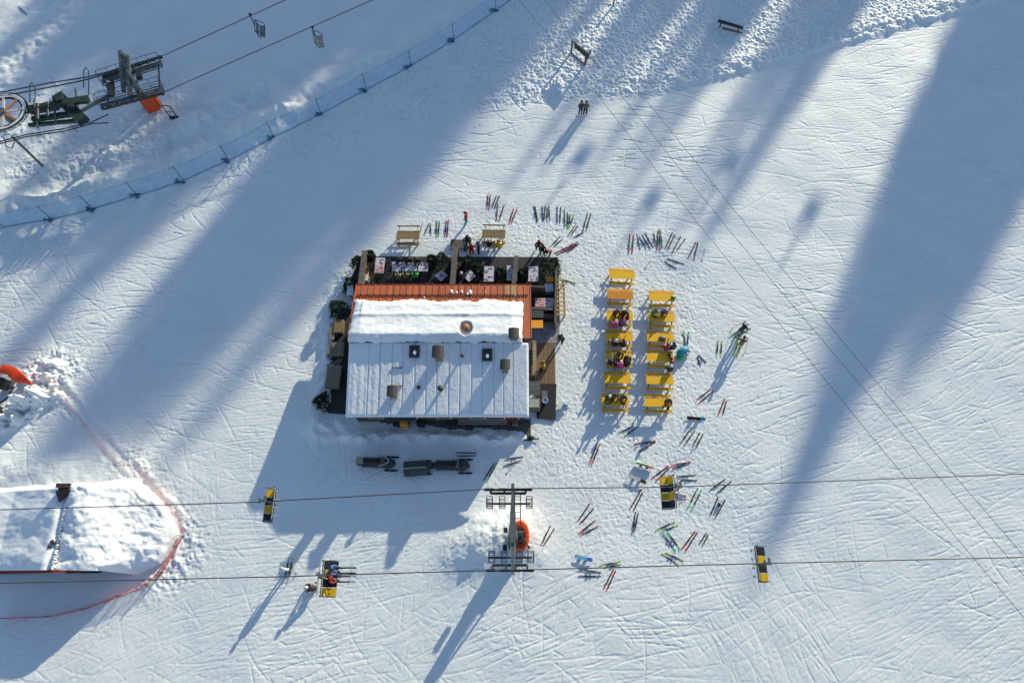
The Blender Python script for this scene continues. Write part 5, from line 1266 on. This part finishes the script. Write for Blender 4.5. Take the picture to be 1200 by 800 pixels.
POSE['ski'] = sym(pelvis=(0,-.12,.86), spine=(0,-.02,1.0), chest=(0,.14,1.18), neck=(0,.22,1.32), jaw=(0,.28,1.39), skull=(0,.28,1.5), sh=(.19,.16,1.25), el=(.33,.22,1.02), wr=(.34,.44,1.0), hip=(.11,-.1,.8), kn=(.14,.12,.5), an=(.14,-.02,.12), toe=(.14,.15,.08))
POSE['crouch'] = sym(pelvis=(0,-.1,.5), spine=(0,.05,.64), chest=(0,.24,.78), neck=(0,.36,.88), jaw=(0,.43,.92), skull=(0,.47,1.02), sh=(.19,.28,.84), el=(.26,.42,.62), wr=(.18,.52,.42), hip=(.11,-.08,.46), kn=(.17,.26,.5), an=(.14,.0,.1), toe=(.15,.16,.06))
POSE['ride'] = dict(POSE['sit']); POSE['ride'].update({k: (v[0], v[1], v[2]-.63) for k, v in POSE['sit'].items()})
def glove_mesh():
    mb = MB().box((0,.045,0),(.085,.1,.045))
    for i, L in enumerate((.065,.078,.072,.055)):
        x = -.033+i*.022; a = Vector((x,.09,0)); b = a+Vector((0,L*.6,-.012)); c = b+Vector((0,L*.4,-.022)); mb.tube(a, b, .0125, 6).tube(b, c, .012, 6, .009)
    mb.tube((.04,.03,0), (.075,.065,-.012), .014, 6).tube((.075,.065,-.012), (.08,.1,-.022), .013, 6, .01); return mb.mesh('glove', cm('black'))
def head_meshes():
    h = MB().ball((0,-.01,.03), .128, 0, 14, 8, (1,1.15,1.05), 0, .58).box((0,.13,-.01),(.17,.05,.07),1).mesh('helmet', [cm('black'), GLASS])
    b = MB().ball((0,-.005,.02), .122, 0, 12, 7, (1,1.1,1.05), 0, .55).tube((0,-.005,.0),(0,-.005,.045),.128,12).ball((0,0,.16),.035,0,6,4).mesh('knit_hat', [cm('black')])
    r = MB().ball((0,-.025,.02), .12, 0, 12, 8, (1,1.1,1.05), 0, .62).ball((0,-.07,-.06),.1,0,10,6,(1.05,.7,1.3)).mesh('hair', [cm('brown')])
    return dict(helmet=h, knit_hat=b, hair=r)
def face_mesh(): return MB().ball((0,.118,0),.02,0,6,5,(.8,1,1.2)).ball((-.037,.108,.02),.011,1,6,4).ball((.037,.108,.02),.011,1,6,4).box((0,.112,-.045),(.045,.012,.01),2).mesh('face', [SKIN, cm('black'), cm('darkred')])
def person(px, py, pose, face, top, legs, head, hc, label, group=None, at=None, z=None, seat=None, boots='black', gl='black', sc_=1.0):
    """face: heading in degrees in the photograph (0 right, 90 up)"""
    J = POSE[pose]; m = cached(('body',pose), lambda: body_mesh(pose, J, None))
    if at is not None: p = Vector(at)
    else:
        if pose == 'sit': p = P(px, py, 1.15); p.z = (gz(p.x,p.y) if z is None else z)
        elif pose == 'crouch': p = P(px, py, .6); p.z = gz(p.x,p.y)
        else: p = P(px, py, 0); p.z = gz(p.x,p.y) if z is None else z
    t = thing('person', label, 'person', p, R(face-90), group); t.scale = (sc_,)*3
    inst('body', m, t, mats=[cm(top), cm(legs), SKIN, cm(boots)])
    hm = cached('heads', head_meshes)[head]; inst(head, hm, t, Vector(J['skull']), mats=[cm(hc)]+([GLASS] if head == 'helmet' else []))
    inst('face', cached('face', face_mesh), t, Vector(J['jaw'])*.35+Vector(J['skull'])*.65)
    for s in 'LR':
        e, w = Vector(J['el'+s]), Vector(J['wr'+s]); d = (w-e).normalized()
        o = inst('glove', cached('glove', glove_mesh), t, w, mats=[cm(gl)]); o.rotation_mode = 'QUATERNION'; o.rotation_quaternion = d.to_track_quat('Y', 'Z')
        if s == 'L': o.scale = (-1,1,1)
    return t
SG = 'people sitting at the yellow tables'; UP = -90; 
person(723,362.5,'sit',-90,'black','black','hair','black','person in black on the far bench of the huddled table, left of the two',SG)
person(733,363,'sit',-100,'black','navy','knit_hat','brown','person in black with brown hat, right on the far bench of the huddled table',SG)
person(737.5,369,'sit',180,'black','black','hair','black','person in black at the right end of the huddled table',SG)
person(722,379.5,'sit',90,'pink','navy','knit_hat','white','person in a bright pink jacket on the near bench of the huddled table',SG)
person(731,378.5,'sit',90,'purple','black','knit_hat','pink','person in purple beside the pink jacket at the huddled table',SG)
person(722,402,'sit',90,'black','black','knit_hat','white','person in black with a white hat on the near bench, fourth left table',SG)
person(731,402.5,'sit',90,'black','grey','helmet','black','person in black helmet on the near bench, fourth left table',SG)
person(727,411,'sit',-90,'brown','black','hair','brown','person in brown alone on the far bench of the crowded left table',SG)
person(715.5,423,'sit',60,'black','black','knit_hat','grey','person in black at the lower left of the crowded left table',SG)
person(721,418,'sit',-60,'navy','black','hair','black','person in navy leaning over the left side of the crowded table',SG)
person(728,427,'sit',90,'pink','black','helmet','white','person in pink with a white helmet on the near bench of the crowded table',SG)
person(737,425.5,'sit',110,'black','black','hair','black','person in black at the lower right of the crowded left table',SG)
person(737,416,'sit',-110,'black','brown','knit_hat','grey','person in black with grey hat at the upper right of the crowded table',SG)
person(714.5,461.5,'sit',-90,'black','black','knit_hat','white','person in black with white hat on the far bench of the lowest left table',SG)
person(721.5,460.5,'sit',-95,'black','grey','hair','black','person in black in the middle of the far bench, lowest left table',SG)
person(730.5,462,'sit',-80,'navy','brown','helmet','black','person in navy and helmet at the right of the far bench, lowest left table',SG)
person(768,362,'sit',-90,'green','black','hair','black','person in green and black on the far bench, second right column table',SG)
person(779,362,'sit',-95,'purple','black','knit_hat','purple','person in purple on the far bench of the second right column table',SG)
person(782.5,406.5,'sit',90,'red','black','hair','black','person in red and black on the near bench, third right column table',SG)
person(790,406,'sit',95,'black','black','helmet','black','person in black helmet at the right end, near bench of third right table',SG)
person(787,432,'sit',100,'black','grey','knit_hat','white','person in black with a white hat on the near bench, fourth right table',SG)
person(785,467,'sit',-110,'black','black','hair','black','person in black bent over the right end of the lowest right table',SG)
person(573,285,'sit',90,'black','black','knit_hat','white','person in black with a white hat sitting at the brown picnic table','people sitting at the brown table')
person(583.5,286,'sit',85,'yellow','grey','hair','brown','person in yellow sitting at the brown picnic table','people sitting at the brown table')
T2 = 'people seated on the terrace'
person(468,302,'sit',-90,'navy','black','hair','black','seated person in navy at the upper left of the row of three tables',T2,z=.11)
person(478.5,302,'sit',-90,'black','black','hair','black','seated person in black above the middle of the three tables',T2,z=.11)
person(489,302.5,'sit',-90,'black','navy','hair','brown','seated brown haired person above the right of the three tables',T2,z=.11)
person(466,324,'sit',90,'khaki','black','knit_hat','khaki','seated person in khaki with khaki hat below the left of the three tables',T2,z=.11)
person(475,323,'sit',90,'khaki','black','hair','black','seated dark haired person in khaki below the middle of the three tables',T2,z=.11)
person(486,323,'sit',90,'green','black','hair','black','seated person in dark green below the right of the three tables',T2,z=.11)
person(538,322,'sit',0,'black','black','knit_hat','white','seated person in black left of the right hand diamond table',T2,z=.11)
person(547,262,'stand',160,'red','teal','helmet','darkred','person in a red jacket standing alone above the terrace')
person(549,288.5,'stand',-90,'black','black','helmet','black','person in black standing on the plank ramp above the terrace',z=None)
person(545,293,'stand',0,'teal','black','hair','black','person in a teal jacket standing at the left of the plank ramp')
person(553,298,'stand',100,'red','red','hair','brown','person in a red suit standing beside the plank ramp')
person(561.5,296,'stand',180,'black','black','helmet','black','person in black standing left of the brown table with people')
person(630.5,294,'walk',-80,'darkred','black','helmet','black','person in dark red standing left in the group by the large shrub')
person(635,299,'stand',100,'black','green','helmet','black','person in black with green trousers in the group by the large shrub')
person(644,293,'crouch',-120,'darkred','black','helmet','black','crouching person in dark red handling skis by the large shrub')
person(636,433,'walk',200,'yellow','black','hair','brown','person in a yellow jacket walking on the brown entrance deck')
person(656.5,402,'stand',-120,'black','black','hair','black','person all in black standing right of the entrance deck')
person(680,134,'stand',100,'navy','navy','knit_hat','black','left person of the two standing together at the piste edge')
person(685.5,134.5,'stand',95,'brown','black','helmet','black','right person of the two standing together at the piste edge')
# skiers out on the slope with their skis and poles
def skier(px, py, face, top, legs, hc, c1, c2, label, slab, pose='ski'):
    t = person(px, py, pose, face, top, legs, 'helmet', hc, label); p = t.location; f = R(face); d = Vector((math.cos(f), math.sin(f), 0)); s = Vector((-d.y, d.x, 0))
    p.z += .03
    for sg, w in ((-1,'right'),(1,'left')):
        c = p+s*sg*.14+d*.1; ski(c-d*.85+Vector((0,0,.0)), c+d*.85+Vector((0,0,.0)), c1, c2, f'{w} foot ski of the {slab}', group='skis worn by skiers')
        h = p+s*sg*.36+d*.46+Vector((0,0,1.0)); g = p+s*sg*.62-d*.3; g.z = gz(g.x,g.y)
        pole(tuple(g), tuple(h+Vector((0,0,.05))), f'{w} hand pole of the {slab}')
skier(866,390,30,'black','black','white','black','green','skier in black with a white helmet on the slope right of the tables','black skier right of the tables')
skier(865,407,70,'brown','lime','black','khaki','lime','skier with lime trousers just below the black skier','lime trousered skier right of the tables')
skier(338,668,85,'white','khaki','silver','black','silver','skier in pale clothes under the lower cable at left','pale skier under the lower cable','stand')
t = person(368,689,'crouch',175,'black','brown','helmet','white','crouching snowboarder with a white helmet left of the riders chair')
snowboard((359,684),(363,696),'black','white','black snowboard under the crouching snowboarder')
# the two riders
cl = ch_r.location
for y, top, hc, w in ((.52,'blue','navy','blue'),(.0,'red','red','red')):
    q = Vector((cl.x+.12, cl.y+y, ZSEAT+.2))
    person(0,0,'ride',0,top,'black','helmet',hc,f'chairlift rider in a {w} jacket on the lower cable','chairlift riders', at=q)
    for k, sg in ((0,.16),(1,-.16)):
        c = q+Vector((.55, sg, -.57)); ski(c+Vector((-.65,0,-.06)), c+Vector((1.0,0,.14)), 'black', 'silver' if w == 'red' else 'navy', f'{"upper" if sg > 0 else "lower"} ski of the rider in the {w} jacket', group='skis worn by chairlift riders')
# ------------------------------------------------------------------ light, camera, render
w = bpy.data.worlds.new('World'); sc.world = w; w.use_nodes = True
nt = w.node_tree; bg = nt.nodes['Background']; sky = nt.nodes.new('ShaderNodeTexSky'); sky.sky_type = 'NISHITA'; sky.sun_disc = False
sky.sun_elevation = EL; sky.sun_rotation = AZ; sky.altitude = 1800; sky.air_density = 1.0; sky.dust_density = .9; sky.ozone_density = 1.15
nt.links.new(sky.outputs[0], bg.inputs['Color']); bg.inputs['Strength'].default_value = .148
L = bpy.data.lights.new('sun', 'SUN'); L.energy = 4.5; L.angle = R(.55); L.color = (1, .935, .71)
so_ = bpy.data.objects.new('sun', L); COL.objects.link(so_); so_.rotation_mode = 'QUATERNION'; so_.rotation_quaternion = SUN.to_track_quat('Z', 'Y')
cam = bpy.data.cameras.new('camera'); cam.lens = 24; cam.sensor_width = 36; cam.sensor_fit = 'HORIZONTAL'; cam.clip_end = 9000; cam.clip_start = .5
co_ = bpy.data.objects.new('camera', cam); COL.objects.link(co_); co_.location = (0, 0, H); co_.rotation_euler = (TH, 0, 0); sc.camera = co_
sc.view_settings.view_transform = 'Standard'; sc.view_settings.look = 'None'; sc.view_settings.gamma = 1; sc.view_settings.exposure = .31
sc.cycles.use_denoising = True; sc.cycles.max_bounces = 5; sc.cycles.diffuse_bounces = 3; sc.cycles.transparent_max_bounces = 12
